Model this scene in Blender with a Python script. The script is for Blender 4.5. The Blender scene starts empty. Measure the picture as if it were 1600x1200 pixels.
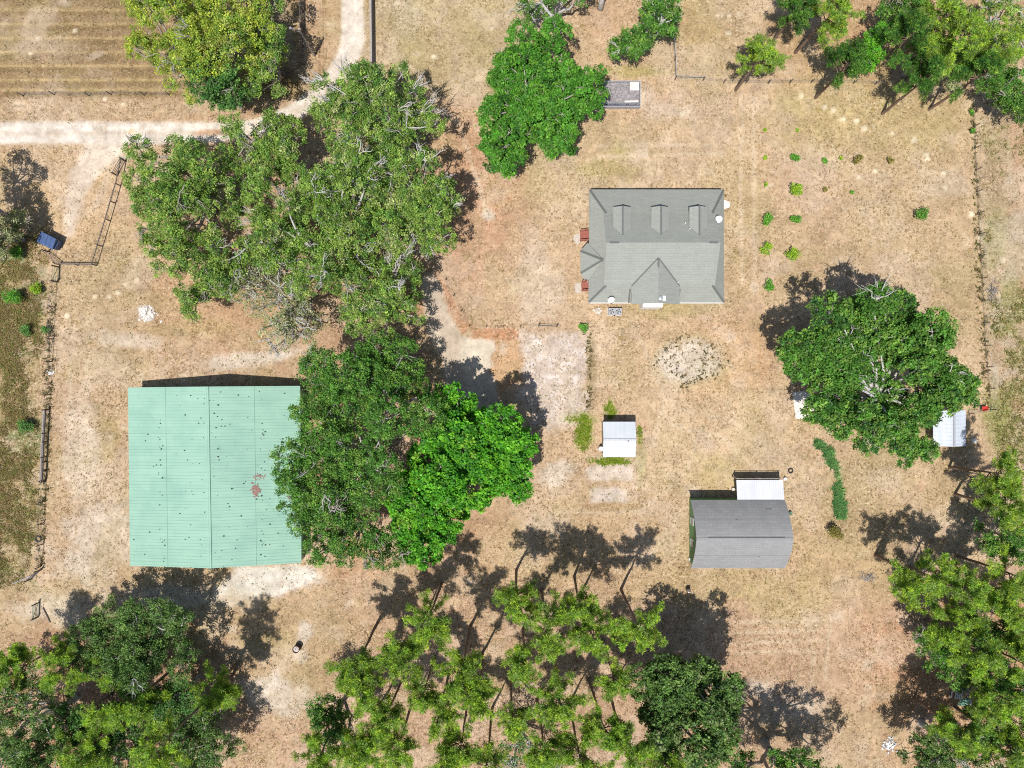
import bpy, math, random
import numpy as np

# ------------------------------------------------------------------ camera, sky, sun, exposure
S = 0.08                      # metres per photo pixel on the ground
H = 85.333                    # flying height of the camera
sc = bpy.context.scene
cd = bpy.data.cameras.new("camera"); cd.sensor_width = 36.0; cd.lens = 24.0
cd.clip_start = 0.5; cd.clip_end = 6000
cam = bpy.data.objects.new("camera", cd); sc.collection.objects.link(cam)
cam.location = (0, 0, H); sc.camera = cam

SUN_EL = math.radians(68.7); SUN_AZ = math.radians(180 + 27)      # compass bearing of the sun
world = bpy.data.worlds.new("World"); sc.world = world; world.use_nodes = True
wn = world.node_tree.nodes; wl = world.node_tree.links
sky = wn.new("ShaderNodeTexSky"); sky.sky_type = 'NISHITA'; sky.sun_disc = False
sky.sun_elevation = SUN_EL; sky.sun_rotation = SUN_AZ
sky.dust_density = 1.2; sky.air_density = 1.0; sky.ozone_density = 1.0
wl.new(sky.outputs[0], wn["Background"].inputs[0]); wn["Background"].inputs[1].default_value = 0.085
sd = bpy.data.lights.new("sun", 'SUN'); sd.energy = 4.4; sd.angle = math.radians(0.5); sd.color = (1.0, 0.965, 0.91)
so = bpy.data.objects.new("sun", sd); sc.collection.objects.link(so)
so.rotation_euler = (math.pi / 2 - SUN_EL, 0, -SUN_AZ + math.pi)
so.location = (0, 0, 120)
sc.view_settings.view_transform = 'Standard'; sc.view_settings.look = 'None'
sc.view_settings.exposure = 0.30; sc.view_settings.gamma = 1.0
sc.render.resolution_x = 1024; sc.render.resolution_y = 768
sc.cycles.use_denoising = False
sc.cycles.pixel_filter_type = 'BLACKMAN_HARRIS'; sc.cycles.filter_width = 1.1
sc.cycles.max_bounces = 8; sc.cycles.diffuse_bounces = 3; sc.cycles.transmission_bounces = 4

# ------------------------------------------------------------------ helpers
def W(px, py, z=0.0):
    k = S * (H - z) / H
    return np.array(((px - 800) * k, (600 - py) * k, z))

def lin(c):
    c = np.asarray(c, float) / 255.0
    return np.where(c <= 0.04045, c / 12.92, ((c + 0.055) / 1.055) ** 2.4)
KALB = 0.62
def A(r, g, b, k=KALB):
    return tuple(float(v) for v in np.clip(lin((r, g, b)) * k, 0, 0.85))

def tag(o, label=None, cat=None, group=None, kind=None):
    if label: o['label'] = label
    if cat: o['category'] = cat
    if group: o['group'] = group
    if kind: o['kind'] = kind
    return o

def empty(name, loc, label, cat, group=None, rz=0.0):
    o = bpy.data.objects.new(name, None); sc.collection.objects.link(o)
    o.location = tuple(float(v) for v in loc); o.rotation_euler = (0, 0, rz)
    o.empty_display_size = 0.3
    return tag(o, label, cat, group)

def link(name, me, parent=None):
    o = bpy.data.objects.new(name, me); sc.collection.objects.link(o)
    if parent is not None: o.parent = parent
    return o

def mesh_np(name, V, F, mats, col=None, midx=None, smooth=False):
    """V n*3, F m*k (all faces the same size k)"""
    V = np.ascontiguousarray(V, np.float32); F = np.ascontiguousarray(F, np.int32)
    me = bpy.data.meshes.new(name); k = F.shape[1]
    me.vertices.add(len(V)); me.vertices.foreach_set("co", V.ravel())
    me.loops.add(F.size); me.loops.foreach_set("vertex_index", F.ravel())
    me.polygons.add(len(F)); me.polygons.foreach_set("loop_start", np.arange(0, F.size, k, dtype=np.int32))
    if midx is not None: me.polygons.foreach_set("material_index", np.asarray(midx, np.int32))
    if smooth: me.polygons.foreach_set("use_smooth", np.ones(len(F), bool))
    for m in mats: me.materials.append(m)
    if col is not None:
        a = me.color_attributes.new("tint", 'FLOAT_COLOR', 'POINT')
        c = np.ones((len(V), 4), np.float32); c[:, :col.shape[1]] = col
        a.data.foreach_set("color", c.ravel())
    me.update(calc_edges=True); me.validate()
    return me

class MB:
    """collects faces, builds ONE mesh object"""
    def __init__(s): s.v = []; s.f = []; s.m = []
    def face(s, pts, m=0):
        n = len(s.v); s.v += [tuple(map(float, p)) for p in pts]; s.f.append(list(range(n, n + len(pts)))); s.m.append(m)
    def box(s, lo, hi, m=0, rz=0.0, c=None):
        x0, y0, z0 = lo; x1, y1, z1 = hi
        P = [(x0,y0,z0),(x1,y0,z0),(x1,y1,z0),(x0,y1,z0),(x0,y0,z1),(x1,y0,z1),(x1,y1,z1),(x0,y1,z1)]
        if rz:
            cx, cy = c if c is not None else ((x0+x1)/2, (y0+y1)/2); ca, sa = math.cos(rz), math.sin(rz)
            P = [(cx+(x-cx)*ca-(y-cy)*sa, cy+(x-cx)*sa+(y-cy)*ca, z) for x, y, z in P]
        n = len(s.v); s.v += P
        for q in ((3,2,1,0),(4,5,6,7),(0,1,5,4),(1,2,6,5),(2,3,7,6),(3,0,4,7)):
            s.f.append([n+i for i in q]); s.m.append(m)
    def bar(s, a, b, w, h, m=0):
        """box beam from a to b, w wide (sideways), h high"""
        a = np.asarray(a, float); b = np.asarray(b, float); d = b - a; L = np.linalg.norm(d); d /= L
        u = np.cross((0, 0, 1.0), d)
        if np.linalg.norm(u) < 1e-4: u = np.array((1.0, 0, 0))
        u /= np.linalg.norm(u); t = np.cross(d, u); n = len(s.v)
        for e in (a, b):
            for i, j in ((-1,-1),(1,-1),(1,1),(-1,1)): s.v.append(tuple(e + u*i*w/2 + t*j*h/2))
        for q in ((3,2,1,0),(4,5,6,7),(0,1,5,4),(1,2,6,5),(2,3,7,6),(3,0,4,7)):
            s.f.append([n+i for i in q]); s.m.append(m)
    def tube(s, pts, rad, n=8, m=0, cap=True):
        pts = [np.asarray(p, float) for p in pts]
        if not hasattr(rad, '__len__'): rad = [rad] * len(pts)
        V, F = tube_np(np.array(pts), np.array(rad), n); b = len(s.v)
        s.v += [tuple(v) for v in V]
        for q in F: s.f.append([b+int(i) for i in q]); s.m.append(m)
        if cap:
            s.f.append([b+i for i in range(n)][::-1]); s.m.append(m)
            e = b + n*(len(pts)-1); s.f.append([e+i for i in range(n)]); s.m.append(m)
    def lathe(s, prof, c=(0, 0, 0), n=20, m=0):
        """prof: list of (radius, z)"""
        b = len(s.v)
        for r, z in prof:
            for i in range(n):
                a = 2*math.pi*i/n; s.v.append((c[0]+r*math.cos(a), c[1]+r*math.sin(a), c[2]+z))
        for k in range(len(prof)-1):
            for i in range(n):
                j = (i+1) % n; s.f.append([b+k*n+i, b+k*n+j, b+(k+1)*n+j, b+(k+1)*n+i]); s.m.append(m)
    def prism(s, poly, z0, z1, m=0):
        n = len(poly); b = len(s.v)
        s.v += [(float(x), float(y), z0) for x, y in poly] + [(float(x), float(y), z1) for x, y in poly]
        s.f.append([b+n+i for i in range(n)]); s.m.append(m); s.f.append([b+i for i in range(n)][::-1]); s.m.append(m)
        for i in range(n):
            j = (i+1) % n; s.f.append([b+i, b+j, b+n+j, b+n+i]); s.m.append(m)
    def shell(s, faces, t, m=0):
        """faces share corners; thickened downward by t, edges closed only round the outside"""
        key = {}; V = []; T = []
        for f in faces:
            g = []
            for p in f:
                k = tuple(round(float(c), 3) for c in p)
                if k not in key: key[k] = len(V); V.append(k)
                g.append(key[k])
            T.append(g)
        b = len(s.v); n = len(V); s.v += V + [(x, y, z - t) for x, y, z in V]
        E = {}
        for g in T:
            s.f.append([b+i for i in g]); s.m.append(m); s.f.append([b+n+i for i in g][::-1]); s.m.append(m)
            for i in range(len(g)):
                a, c = g[i], g[(i+1) % len(g)]; E[(a, c)] = 1
        for (a, c) in E:
            if (c, a) not in E:
                s.f.append([b+a, b+n+a, b+n+c, b+c]); s.m.append(m)
    def build(s, name, mats, parent=None, smooth=False):
        if not isinstance(mats, (list, tuple)): mats = [mats]
        me = bpy.data.meshes.new(name); me.from_pydata(s.v, [], s.f)
        for m in mats: me.materials.append(m)
        me.polygons.foreach_set("material_index", np.array(s.m, np.int32))
        if smooth: me.polygons.foreach_set("use_smooth", np.ones(len(s.f), bool))
        me.update()
        return link(name, me, parent)

def tube_np(P, R, n=5):
    P = np.asarray(P, float); m = len(P)
    d = np.gradient(P, axis=0); d /= (np.linalg.norm(d, axis=1, keepdims=True) + 1e-9)
    ref = np.array((0.0, 0, 1)) if abs(d[0][2]) < 0.9 else np.array((1.0, 0, 0))
    u = np.cross(d, ref); u /= (np.linalg.norm(u, axis=1, keepdims=True) + 1e-9); t = np.cross(d, u)
    a = np.arange(n) * 2 * math.pi / n
    V = (P[:, None, :] + R[:, None, None] * (np.cos(a)[None, :, None]*u[:, None, :] + np.sin(a)[None, :, None]*t[:, None, :])).reshape(-1, 3)
    i = np.arange(n); j = (i + 1) % n
    F = np.concatenate([np.stack([k*n+i, k*n+j, (k+1)*n+j, (k+1)*n+i], 1) for k in range(m-1)])
    return V, F

# ------------------------------------------------------------------ materials
def mat(name):
    m = bpy.data.materials.new(name); m.use_nodes = True
    nt = m.node_tree; b = nt.nodes["Principled BSDF"]
    return m, nt, b
def N(nt, t, **kw):
    n = nt.nodes.new(t)
    for k, v in kw.items():
        if k.startswith('i_'): n.inputs[int(k[2:])].default_value = v
        else: setattr(n, k, v)
    return n
def noise(nt, vec, scale, detail=4.0, rough=0.6):
    n = nt.nodes.new("ShaderNodeTexNoise"); n.inputs['Scale'].default_value = scale
    n.inputs['Detail'].default_value = detail; n.inputs['Roughness'].default_value = rough
    if vec is not None: nt.links.new(vec, n.inputs['Vector'])
    return n.outputs['Fac']
def ramp(nt, fac, lo, hi, a=0.0, b=1.0):
    n = nt.nodes.new("ShaderNodeMapRange"); n.inputs[1].default_value = lo; n.inputs[2].default_value = hi
    n.inputs[3].default_value = a; n.inputs[4].default_value = b; nt.links.new(fac, n.inputs[0]); return n.outputs[0]
def mixc(nt, fac, a, b, mode='MIX'):
    n = nt.nodes.new("ShaderNodeMix"); n.data_type = 'RGBA'; n.blend_type = mode
    for sock, v in ((n.inputs[0], fac), (n.inputs[6], a), (n.inputs[7], b)):
        if hasattr(v, 'is_output'): nt.links.new(v, sock)
        elif isinstance(v, (int, float)): sock.default_value = v
        else: sock.default_value = (v[0], v[1], v[2], 1.0)
    return n.outputs[2]
def pos(nt, scale=None):
    g = nt.nodes.new("ShaderNodeNewGeometry")
    if scale is None: return g.outputs['Position']
    mp = nt.nodes.new("ShaderNodeMapping"); mp.inputs['Scale'].default_value = scale
    nt.links.new(g.outputs['Position'], mp.inputs['Vector']); return mp.outputs[0]
def bump(nt, b, fac, dist=0.05, strength=0.6):
    n = nt.nodes.new("ShaderNodeBump"); n.inputs['Distance'].default_value = dist; n.inputs['Strength'].default_value = strength
    nt.links.new(fac, n.inputs['Height']); nt.links.new(n.outputs[0], b.inputs['Normal'])

def rough_mat(name, c1, c2, scale=3.0, rough=0.85, stretch=None, metallic=0.0, spots=None, spot_scale=1.0):
    m, nt, b = mat(name); p = pos(nt, stretch)
    c = mixc(nt, ramp(nt, noise(nt, p, scale, 6, 0.65), 0.3, 0.7), c1, c2)
    if spots is not None:
        c = mixc(nt, ramp(nt, noise(nt, pos(nt), spot_scale, 5, 0.7), 0.56, 0.72, 0, 0.7), c, spots)
    nt.links.new(c, b.inputs['Base Color']); b.inputs['Roughness'].default_value = rough; b.inputs['Metallic'].default_value = metallic
    return m

def tint_mat(name, transl=0.3, rough=0.6):
    m, nt, b = mat(name)
    a = N(nt, "ShaderNodeAttribute", attribute_name="tint")
    nt.links.new(a.outputs['Color'], b.inputs['Base Color']); b.inputs['Roughness'].default_value = rough
    b.inputs['Specular IOR Level'].default_value = 0.3
    if transl:
        t = N(nt, "ShaderNodeBsdfTranslucent"); tc = mixc(nt, 1.0, a.outputs['Color'], (1.15, 1.15, 0.75), 'MULTIPLY')
        nt.links.new(tc, t.inputs['Color'])
        mx = N(nt, "ShaderNodeMixShader", i_0=transl); out = nt.nodes["Material Output"]
        nt.links.new(b.outputs[0], mx.inputs[1]); nt.links.new(t.outputs[0], mx.inputs[2]); nt.links.new(mx.outputs[0], out.inputs[0])
    return m

M = {}
M['leaf'] = tint_mat("leaves", 0.27, 0.55)
M['needle'] = tint_mat("needles", 0.35, 0.6)
M['grass'] = tint_mat("grass_blades", 0.2, 0.8)
M['oakbark'] = rough_mat("oak_bark", (0.42, 0.38, 0.34), (0.20, 0.17, 0.14), 4.0, 0.9, (1, 1, 0.3))
M['greybark'] = rough_mat("lichen_bark", (0.55, 0.53, 0.50), (0.30, 0.28, 0.26), 4.0, 0.9, (1, 1, 0.3))
M['pinebark'] = rough_mat("pine_bark", (0.24, 0.16, 0.11), (0.11, 0.075, 0.055), 5.0, 0.95, (1, 1, 0.25))
M['white'] = rough_mat("white_paint", (0.80, 0.80, 0.78), (0.70, 0.70, 0.68), 1.5, 0.5)
M['glass'] = rough_mat("window_glass", (0.03, 0.04, 0.05), (0.05, 0.06, 0.07), 0.5, 0.08)
M['darkmetal'] = rough_mat("dark_metal", (0.05, 0.05, 0.055), (0.09, 0.085, 0.08), 4, 0.5)
M['greymetal'] = rough_mat("grey_metal", (0.42, 0.43, 0.45), (0.30, 0.31, 0.33), 4, 0.45, None, 0.2)
M['concrete'] = rough_mat("concrete", A(235, 222, 208), A(208, 194, 178), 2.5, 0.9, None, 0, A(190, 170, 150), 1.2)
M['whiteslab'] = rough_mat("pale_slab", A(243, 236, 228, .8), A(225, 214, 202, .8), 2.5, 0.9, None, 0, A(185, 165, 140), 1.6)
M['oldwood'] = rough_mat("weathered_wood", (0.16, 0.13, 0.11), (0.09, 0.07, 0.06), 3, 0.9, (1, 1, 0.4))
M['greywood'] = rough_mat("grey_wood", (0.40, 0.35, 0.31), (0.24, 0.20, 0.175), 3, 0.9)
M['redwood'] = rough_mat("red_stained_wood", (0.32, 0.10, 0.07), (0.22, 0.075, 0.055), 4, 0.8)
M['wire'] = rough_mat("fence_wire", (0.30, 0.29, 0.28), (0.18, 0.17, 0.16), 5, 0.5, None, 0.3)
M['rubber'] = rough_mat("tyre_rubber", (0.02, 0.02, 0.021), (0.04, 0.04, 0.04), 6, 0.8)
M['ash'] = rough_mat("ash", (0.62, 0.56, 0.52), (0.22, 0.16, 0.15), 6, 1.0)
M['rust'] = rough_mat("rusty_steel", (0.10, 0.055, 0.045), (0.05, 0.03, 0.028), 5, 0.8, None, 0.3)
M['blue'] = rough_mat("blue_paint", A(78, 108, 160), A(62, 90, 142), 2.0, 0.45)
M['red'] = rough_mat("red_plastic", (0.55, 0.06, 0.04), (0.45, 0.05, 0.035), 2.0, 0.4)
M['greenwall'] = rough_mat("green_siding", A(128, 178, 120), A(116, 166, 110), 2.0, 0.7, (1, 6, 1))
M['mintwall'] = rough_mat("mint_wall", A(150, 200, 170), A(138, 188, 158), 1.0, 0.55)
M['debris'] = rough_mat("leaf_debris", (0.035, 0.05, 0.035), (0.02, 0.03, 0.025), 6, 0.9)
M['pinkleaf'] = rough_mat("dead_leaves", (0.36, 0.20, 0.17), (0.20, 0.11, 0.09), 8, 0.9)
M['pinkwall'] = rough_mat("house_siding", (0.66, 0.64, 0.58), (0.58, 0.56, 0.51), 1.0, 0.6)
M['greengate'] = rough_mat("green_tube", (0.10, 0.20, 0.12), (0.07, 0.14, 0.08), 3, 0.5)
M['earth'] = rough_mat("bin_earth", A(205, 198, 198), A(158, 150, 154), 2.2, 0.95, None, 0, A(104, 98, 106), 1.3)
M['painted_shade'] = rough_mat("painted_bin_shade", A(92, 94, 112), A(76, 78, 96), 2.2, 0.7)  # dark tone for the shade painted inside the open bin

def shingle_mat(name, c1, c2, course, dark, axis=1):
    m, nt, b = mat(name); p = pos(nt)
    br = N(nt, "ShaderNodeTexBrick"); nt.links.new(p, br.inputs['Vector'])
    br.inputs['Scale'].default_value = 1.0; br.inputs['Brick Width'].default_value = 0.9; br.inputs['Row Height'].default_value = course
    br.inputs['Mortar Size'].default_value = 0.018; br.inputs['Mortar Smooth'].default_value = 0.3; br.inputs['Bias'].default_value = 0.0
    br.inputs['Color1'].default_value = (*c1, 1); br.inputs['Color2'].default_value = (*c2, 1); br.inputs['Mortar'].default_value = (*dark, 1)
    c = mixc(nt, ramp(nt, noise(nt, pos(nt, (1.4, 0.25, 0.25)), 0.9, 5, 0.6), 0.35, 0.75, 0, 0.30), br.outputs['Color'], dark)
    c = mixc(nt, ramp(nt, noise(nt, p, 7.0, 3, 0.7), 0.35, 0.7, 0, 0.35), c, tuple(v * 1.3 for v in c1))
    nt.links.new(c, b.inputs['Base Color']); b.inputs['Roughness'].default_value = 0.9
    bump(nt, b, noise(nt, p, 9.0, 3, 0.7), 0.03, 0.5)
    return m
M['houseroof'] = shingle_mat("grey_green_shingles", A(178, 181, 172), A(168, 171, 163), 0.28, A(152, 155, 148))
M['greyroof'] = shingle_mat("grey_shingles", A(172, 172, 172), A(158, 158, 159), 0.28, A(143, 143, 144))
M['cap'] = rough_mat("ridge_cap_shingles", A(112, 116, 114), A(128, 130, 126), 4.0, 0.9)

def metal_roof(name, c1, c2, streak, stretch, rough=0.65):
    m, nt, b = mat(name)
    c = mixc(nt, ramp(nt, noise(nt, pos(nt, stretch), 1.0, 5, 0.6), 0.3, 0.7), c1, c2)
    c = mixc(nt, ramp(nt, noise(nt, pos(nt), 0.35, 5, 0.6), 0.42, 0.7, 0, 0.75), c, streak)
    nt.links.new(c, b.inputs['Base Color']); b.inputs['Roughness'].default_value = rough
    b.inputs['Specular IOR Level'].default_value = 0.15
    return m
M['mint'] = metal_roof("mint_sheet_metal", A(180, 221, 199), A(167, 210, 188), A(155, 199, 182), (0.15, 2.4, 0.3))
M['whitesheet'] = metal_roof("white_sheet_metal", (0.60, 0.60, 0.63), (0.54, 0.55, 0.58), (0.50, 0.51, 0.54), (2.4, 0.2, 0.3))
M['bluesheet'] = metal_roof("galvanised_sheet_metal", (0.55, 0.58, 0.63), (0.45, 0.49, 0.56), (0.46, 0.50, 0.57), (2.4, 0.2, 0.3))
M['shedsheet'] = metal_roof("pale_zinc_sheet_metal", (0.56, 0.58, 0.61), (0.50, 0.53, 0.56), (0.46, 0.49, 0.52), (2.4, 0.2, 0.3))

# ------------------------------------------------------------------ ground
class VN:
    def __init__(s, seed): s.g = np.random.default_rng(seed).random((257, 257))
    def __call__(s, x, y, sc_):
        x = x / sc_ + 1000.3; y = y / sc_ + 1000.7
        xi = np.floor(x).astype(int); yi = np.floor(y).astype(int); fx = x - xi; fy = y - yi
        fx = fx*fx*(3-2*fx); fy = fy*fy*(3-2*fy); xi %= 256; yi %= 256
        a = s.g[yi, xi]; b = s.g[yi, xi+1]; c = s.g[yi+1, xi]; d = s.g[yi+1, xi+1]
        return (a*(1-fx)+b*fx)*(1-fy) + (c*(1-fx)+d*fx)*fy
def fbm(vn, x, y, sc_, o=4):
    t = 0; w = 0; a = 1.0
    for i in range(o):
        t = t + a*vn(x + 37*i, y - 53*i, sc_); w += a; a *= 0.55; sc_ *= 0.5
    return t / w
vA, vB, vC, vD = VN(1), VN(2), VN(3), VN(4)

cell = 0.25
xi = np.arange(-74, 74 + 1e-6, cell); yi = np.arange(-58, 58 + 1e-6, cell)
ext = np.array([1, 3, 7, 15, 30, 60, 120, 240, 480, 960, 1900, 3000.0])
xs = np.concatenate([xi[0] - ext[::-1], xi, xi[-1] + ext]); ys = np.concatenate([yi[0] - ext[::-1], yi, yi[-1] + ext])
GX, GY = np.meshgrid(xs, ys); PX = 800 + GX / S; PY = 600 - GY / S

def sstep(d): d = np.clip(d, 0, 1); return d*d*(3-2*d)
wx = (fbm(vA, PX, PY, 40, 4) - 0.5); wy = (fbm(vB, PX, PY, 40, 4) - 0.5)
rag = fbm(vC, PX, PY, 14, 3) - 0.5
mot = fbm(vD, PX, PY, 9, 3)
def blob(cx, cy, rx, ry, soft=0.5, warp=1.0, ang=0.0):
    x = PX - cx + wx*warp*min(rx, ry)*0.9; y = PY - cy + wy*warp*min(rx, ry)*0.9
    if ang: ca, sa = math.cos(ang), math.sin(ang); x, y = x*ca + y*sa, -x*sa + y*ca
    return sstep((1 + soft*0.5 - np.sqrt((x/rx)**2 + (y/ry)**2) + rag*0.5*warp) / soft)
def seg(pts, widths, soft=6.0, warp=6.0):
    best = np.full(PX.shape, 1e9)
    for (a, b, wa, wb) in zip(pts[:-1], pts[1:], widths[:-1], widths[1:]):
        ax, ay = a; dx, dy = b[0]-ax, b[1]-ay; L2 = dx*dx+dy*dy
        t = np.clip(((PX-ax)*dx + (PY-ay)*dy)/L2, 0, 1)
        d = np.hypot(PX-ax-t*dx, PY-ay-t*dy) - (wa + (wb-wa)*t)/2
        best = np.minimum(best, d)
    return sstep(0.5 - (best + rag*warp*2)/soft)
def poly(pts, soft=6.0, warp=6.0):
    x = PX; y = PY; d = np.full(x.shape, 1e9); ins = np.zeros(x.shape, bool); n = len(pts)
    for i in range(n):
        ax, ay = pts[i]; bx, by = pts[(i+1) % n]; dx, dy = bx-ax, by-ay
        t = np.clip(((x-ax)*dx+(y-ay)*dy)/(dx*dx+dy*dy), 0, 1); d = np.minimum(d, np.hypot(x-ax-t*dx, y-ay-t*dy))
        if dy != 0:
            c = ((ay > y) != (by > y)) & (x < dx*(y-ay)/dy + ax); ins ^= c
    sd_ = np.where(ins, -d, d)
    return sstep(0.5 - (sd_ + rag*warp*2)/soft)

COL = np.empty(PX.shape + (3,)); COL[:] = lin((207, 171, 130))
SPK = np.ones(PX.shape)
def paint(mask, rgb, k=1.0, spk=None):
    global SPK
    m = np.clip(mask*k, 0, 1)[..., None]
    COL[:] = COL*(1-m) + lin(rgb)*m
    if spk is not None: SPK = SPK*(1-m[..., 0]) + spk*m[..., 0]
# broad drifts of dry grass
paint(sstep((fbm(vA, PX, PY, 170, 5)-0.50)*6), (186, 160, 108), 0.55)
paint(sstep((fbm(vB, PX, PY, 130, 5)-0.50)*6), (214, 174, 140), 0.6)
paint(sstep((fbm(vC, PX, PY, 90, 5)-0.54)*7), (222, 190, 146), 0.5)
# named areas
paint(blob(700, 60, 150, 120, 1.0), (190, 168, 116), 0.7)
paint(blob(1100, 50, 90, 90, 0.8), (186, 160, 96), 0.8)
paint(blob(960, 90, 110, 80, 0.9), (212, 170, 126), 0.75)
paint(blob(1290, 60, 150, 75, 0.9), (190, 150, 92), 0.7)
paint(blob(1380, 180, 160, 70, 0.9), (200, 176, 108), 0.75)
paint(blob(1400, 340, 130, 150, 1.0), (200, 170, 124), 0.6)
paint(blob(735, 310, 75, 130, 0.9), (214, 160, 120), 0.85)
paint(blob(770, 450, 90, 60, 0.9), (216, 172, 136), 0.7)
paint(blob(860, 440, 110, 70, 0.9), (216, 182, 142), 0.7)
paint(blob(1100, 680, 120, 90, 1.0), (222, 190, 146), 0.75)
paint(blob(1140, 560, 70, 60, 0.9), (218, 172, 118), 0.7)
paint(blob(1030, 250, 130, 60, 1.0), (216, 184, 140), 0.6)
paint(blob(1280, 1010, 180, 190, 0.8), (206, 168, 132), 0.7)
paint(blob(1390, 990, 60, 120, 0.9), (206, 160, 124), 0.6)
paint(blob(850, 1080, 400, 190, 0.6), (200, 158, 124), 0.8)
paint(blob(900, 860, 180, 60, 0.9), (208, 172, 124), 0.6)
paint(blob(430, 1010, 110, 90, 0.9), (196, 164, 116), 0.6)
paint(blob(480, 400, 260, 180, 0.6), (198, 152, 118), 0.75)
paint(blob(600, 740, 160, 180, 0.6), (200, 150, 112), 0.8)
paint(blob(330, 470, 120, 60, 0.8), (208, 164, 118), 0.8)
paint(blob(150, 460, 90, 110, 0.9), (194, 166, 120), 0.7)
paint(blob(140, 760, 80, 180, 0.9), (200, 166, 124), 0.6)
paint(blob(320, 60, 190, 120, 0.6), (186, 132, 92), 0.5)
paint(blob(150, 1120, 230, 150, 0.7), (176, 124, 92), 0.85)
paint(blob(1520, 1060, 140, 160, 0.6), (196, 138, 94), 0.85)
paint(blob(1480, 60, 160, 90, 0.6), (196, 150, 106), 0.7)
# left scrub, right verge
e = sstep((82 - PX + (PY-430)*-0.045 + rag*30)/22)*sstep((PY-235)/40)*sstep((960-PY)/60)
paint(e, (176, 150, 100), 0.95)
paint(e*sstep((fbm(vA, PX, PY, 34, 4)-0.47)*7), (138, 136, 62), 0.85)
paint(e*sstep((fbm(vB, PX, PY, 26, 4)-0.56)*8), (110, 128, 60), 0.8)
paint(e*sstep((fbm(vC, PX, PY, 30, 4)-0.56)*8), (206, 180, 150), 0.7)
e = sstep((PX - 1530 - (PY-300)*0.05 + rag*14)/12)*sstep((PY-150)/30)*sstep((740-PY)/60)
paint(e, (190, 162, 124), 0.9)
paint(e*sstep((fbm(vB, PX, PY, 50, 4)-0.48)*7), (158, 154, 88), 0.85)
paint(e*sstep((fbm(vA, PX, PY, 30, 4)-0.56)*8), (208, 190, 168), 0.7)
paint(e*sstep((fbm(vC, PX, PY, 60, 3)-0.54)*7), (200, 148, 108), 0.6)
# mown field with swaths
e = sstep((158 - PY + rag*6)/10)*sstep((486 - PX + rag*20)/26)
paint(e, (160, 130, 88), 0.95, 0.5)
paint(e*sstep((fbm(vB, PX, PY*3, 60, 4)-0.50)*6), (150, 126, 72), 0.6)
for y0, w in ((-30, 2), (-8, 1.6), (15, 2), (38, 1.6), (60, 2.2), (82, 1.8), (103, 2.2), (125, 2.2), (140, 2)):
    paint(e*np.exp(-((PY-y0+wy*3)/w)**2), (206, 174, 112), 0.9)
    paint(e*np.exp(-((PY-y0-6+wy*5)/4)**2), (140, 112, 64), 0.6)
paint(seg([(-60, 172), (300, 168), (430, 160)], [30, 28, 20], 14), (204, 172, 132), 0.7)
paint(e*blob(60, 75, 60, 20, 1.2, 1.4), (206, 182, 150), 0.5)
# open ground below the road, track to the gate
paint(blob(95, 300, 120, 95, 0.7), (216, 178, 130), 0.85)
paint(seg([(165, 225), (135, 262), (115, 310), (108, 360)], [64, 40, 24, 14], 16, 8), (238, 218, 194), 0.95, 0.3)
paint(seg([(225, 228), (175, 262), (140, 340)], [20, 14, 8], 10, 6), (228, 202, 170), 0.6)
# worn white drifts
for cx, cy, rx, ry, k, an in ((430, 555, 40, 9, .9, -.15), (370, 566, 50, 12, .8, 0), (200, 530, 50, 12, .5, .1),
        (150, 850, 60, 55, .7, 0), (128, 700, 34, 80, .5, 0), (430, 1090, 40, 40, .75, .6), (395, 1070, 30, 20, .6, 0),
        (475, 990, 12, 14, .8, 0), (470, 1022, 14, 10, .7, 0), (870, 740, 30, 17, .85, -.3), (1230, 1100, 50, 30, .5, 0),
        (763, 335, 10, 10, .9, 0), (840, 440, 40, 60, .4, 0), (1190, 1075, 20, 14, .7, 0), (90, 950, 60, 22, .6, 0),
        (1005, 145, 22, 26, .5, 0), (1040, 175, 40, 14, .35, 0), (60, 470, 22, 14, .4, 0), (300, 935, 110, 18, .7, 0),
        (860, 820, 30, 20, .4, 0), (640, 30, 20, 30, .3, 0), (1475, 290, 40, 20, .3, 0)):
    paint(blob(cx, cy, rx, ry, 0.9, 1.6, an), (232, 216, 196), k, 0.8)
paint(blob(228, 489, 13, 9, 0.5, 1.8, 0.8), (246, 242, 238), 1.0, 0.2)
paint(blob(420, 908, 78, 24, 0.5, 1.0, -0.08), (240, 230, 215), 1.0, 0.4)
# lime pad, rust apron, oval bed, old slabs
paint(poly([(808, 526), (916, 520), (918, 640), (900, 662), (840, 668), (812, 620)], 26, 16), (222, 202, 186), 0.92, 1.0)
paint(poly([(812, 526), (914, 520), (916, 640), (840, 650)], 24, 16)*sstep((mot-0.52)*6), (240, 228, 220), 0.7)
paint(blob(790, 572, 28, 44, 0.5), (218, 168, 118), 0.9)
paint(seg([(678, 432), (700, 470), (722, 506), (742, 524), (800, 522)], [14, 20, 22, 22, 18], 9, 4), (212, 142, 100), 0.95)
paint(blob(640, 455, 36, 44, 0.7), (206, 136, 98), 0.8)
paint(blob(1077, 563, 58, 40, 0.6), (196, 170, 120), 0.8)
paint(blob(1077, 563, 48, 30, 0.5, 0.7), (228, 212, 192), 0.95, 1.4)
paint(poly([(912, 732), (940, 725), (988, 724), (991, 750), (925, 751)], 6, 5), (226, 206, 188), 0.95, 0.5)
paint(poly([(920, 765), (935, 761), (981, 765), (980, 785), (922, 786)], 6, 4), (226, 208, 190), 0.95, 0.5)
paint(blob(965, 792, 45, 8, 0.8), (186, 152, 100), 0.7)
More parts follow.
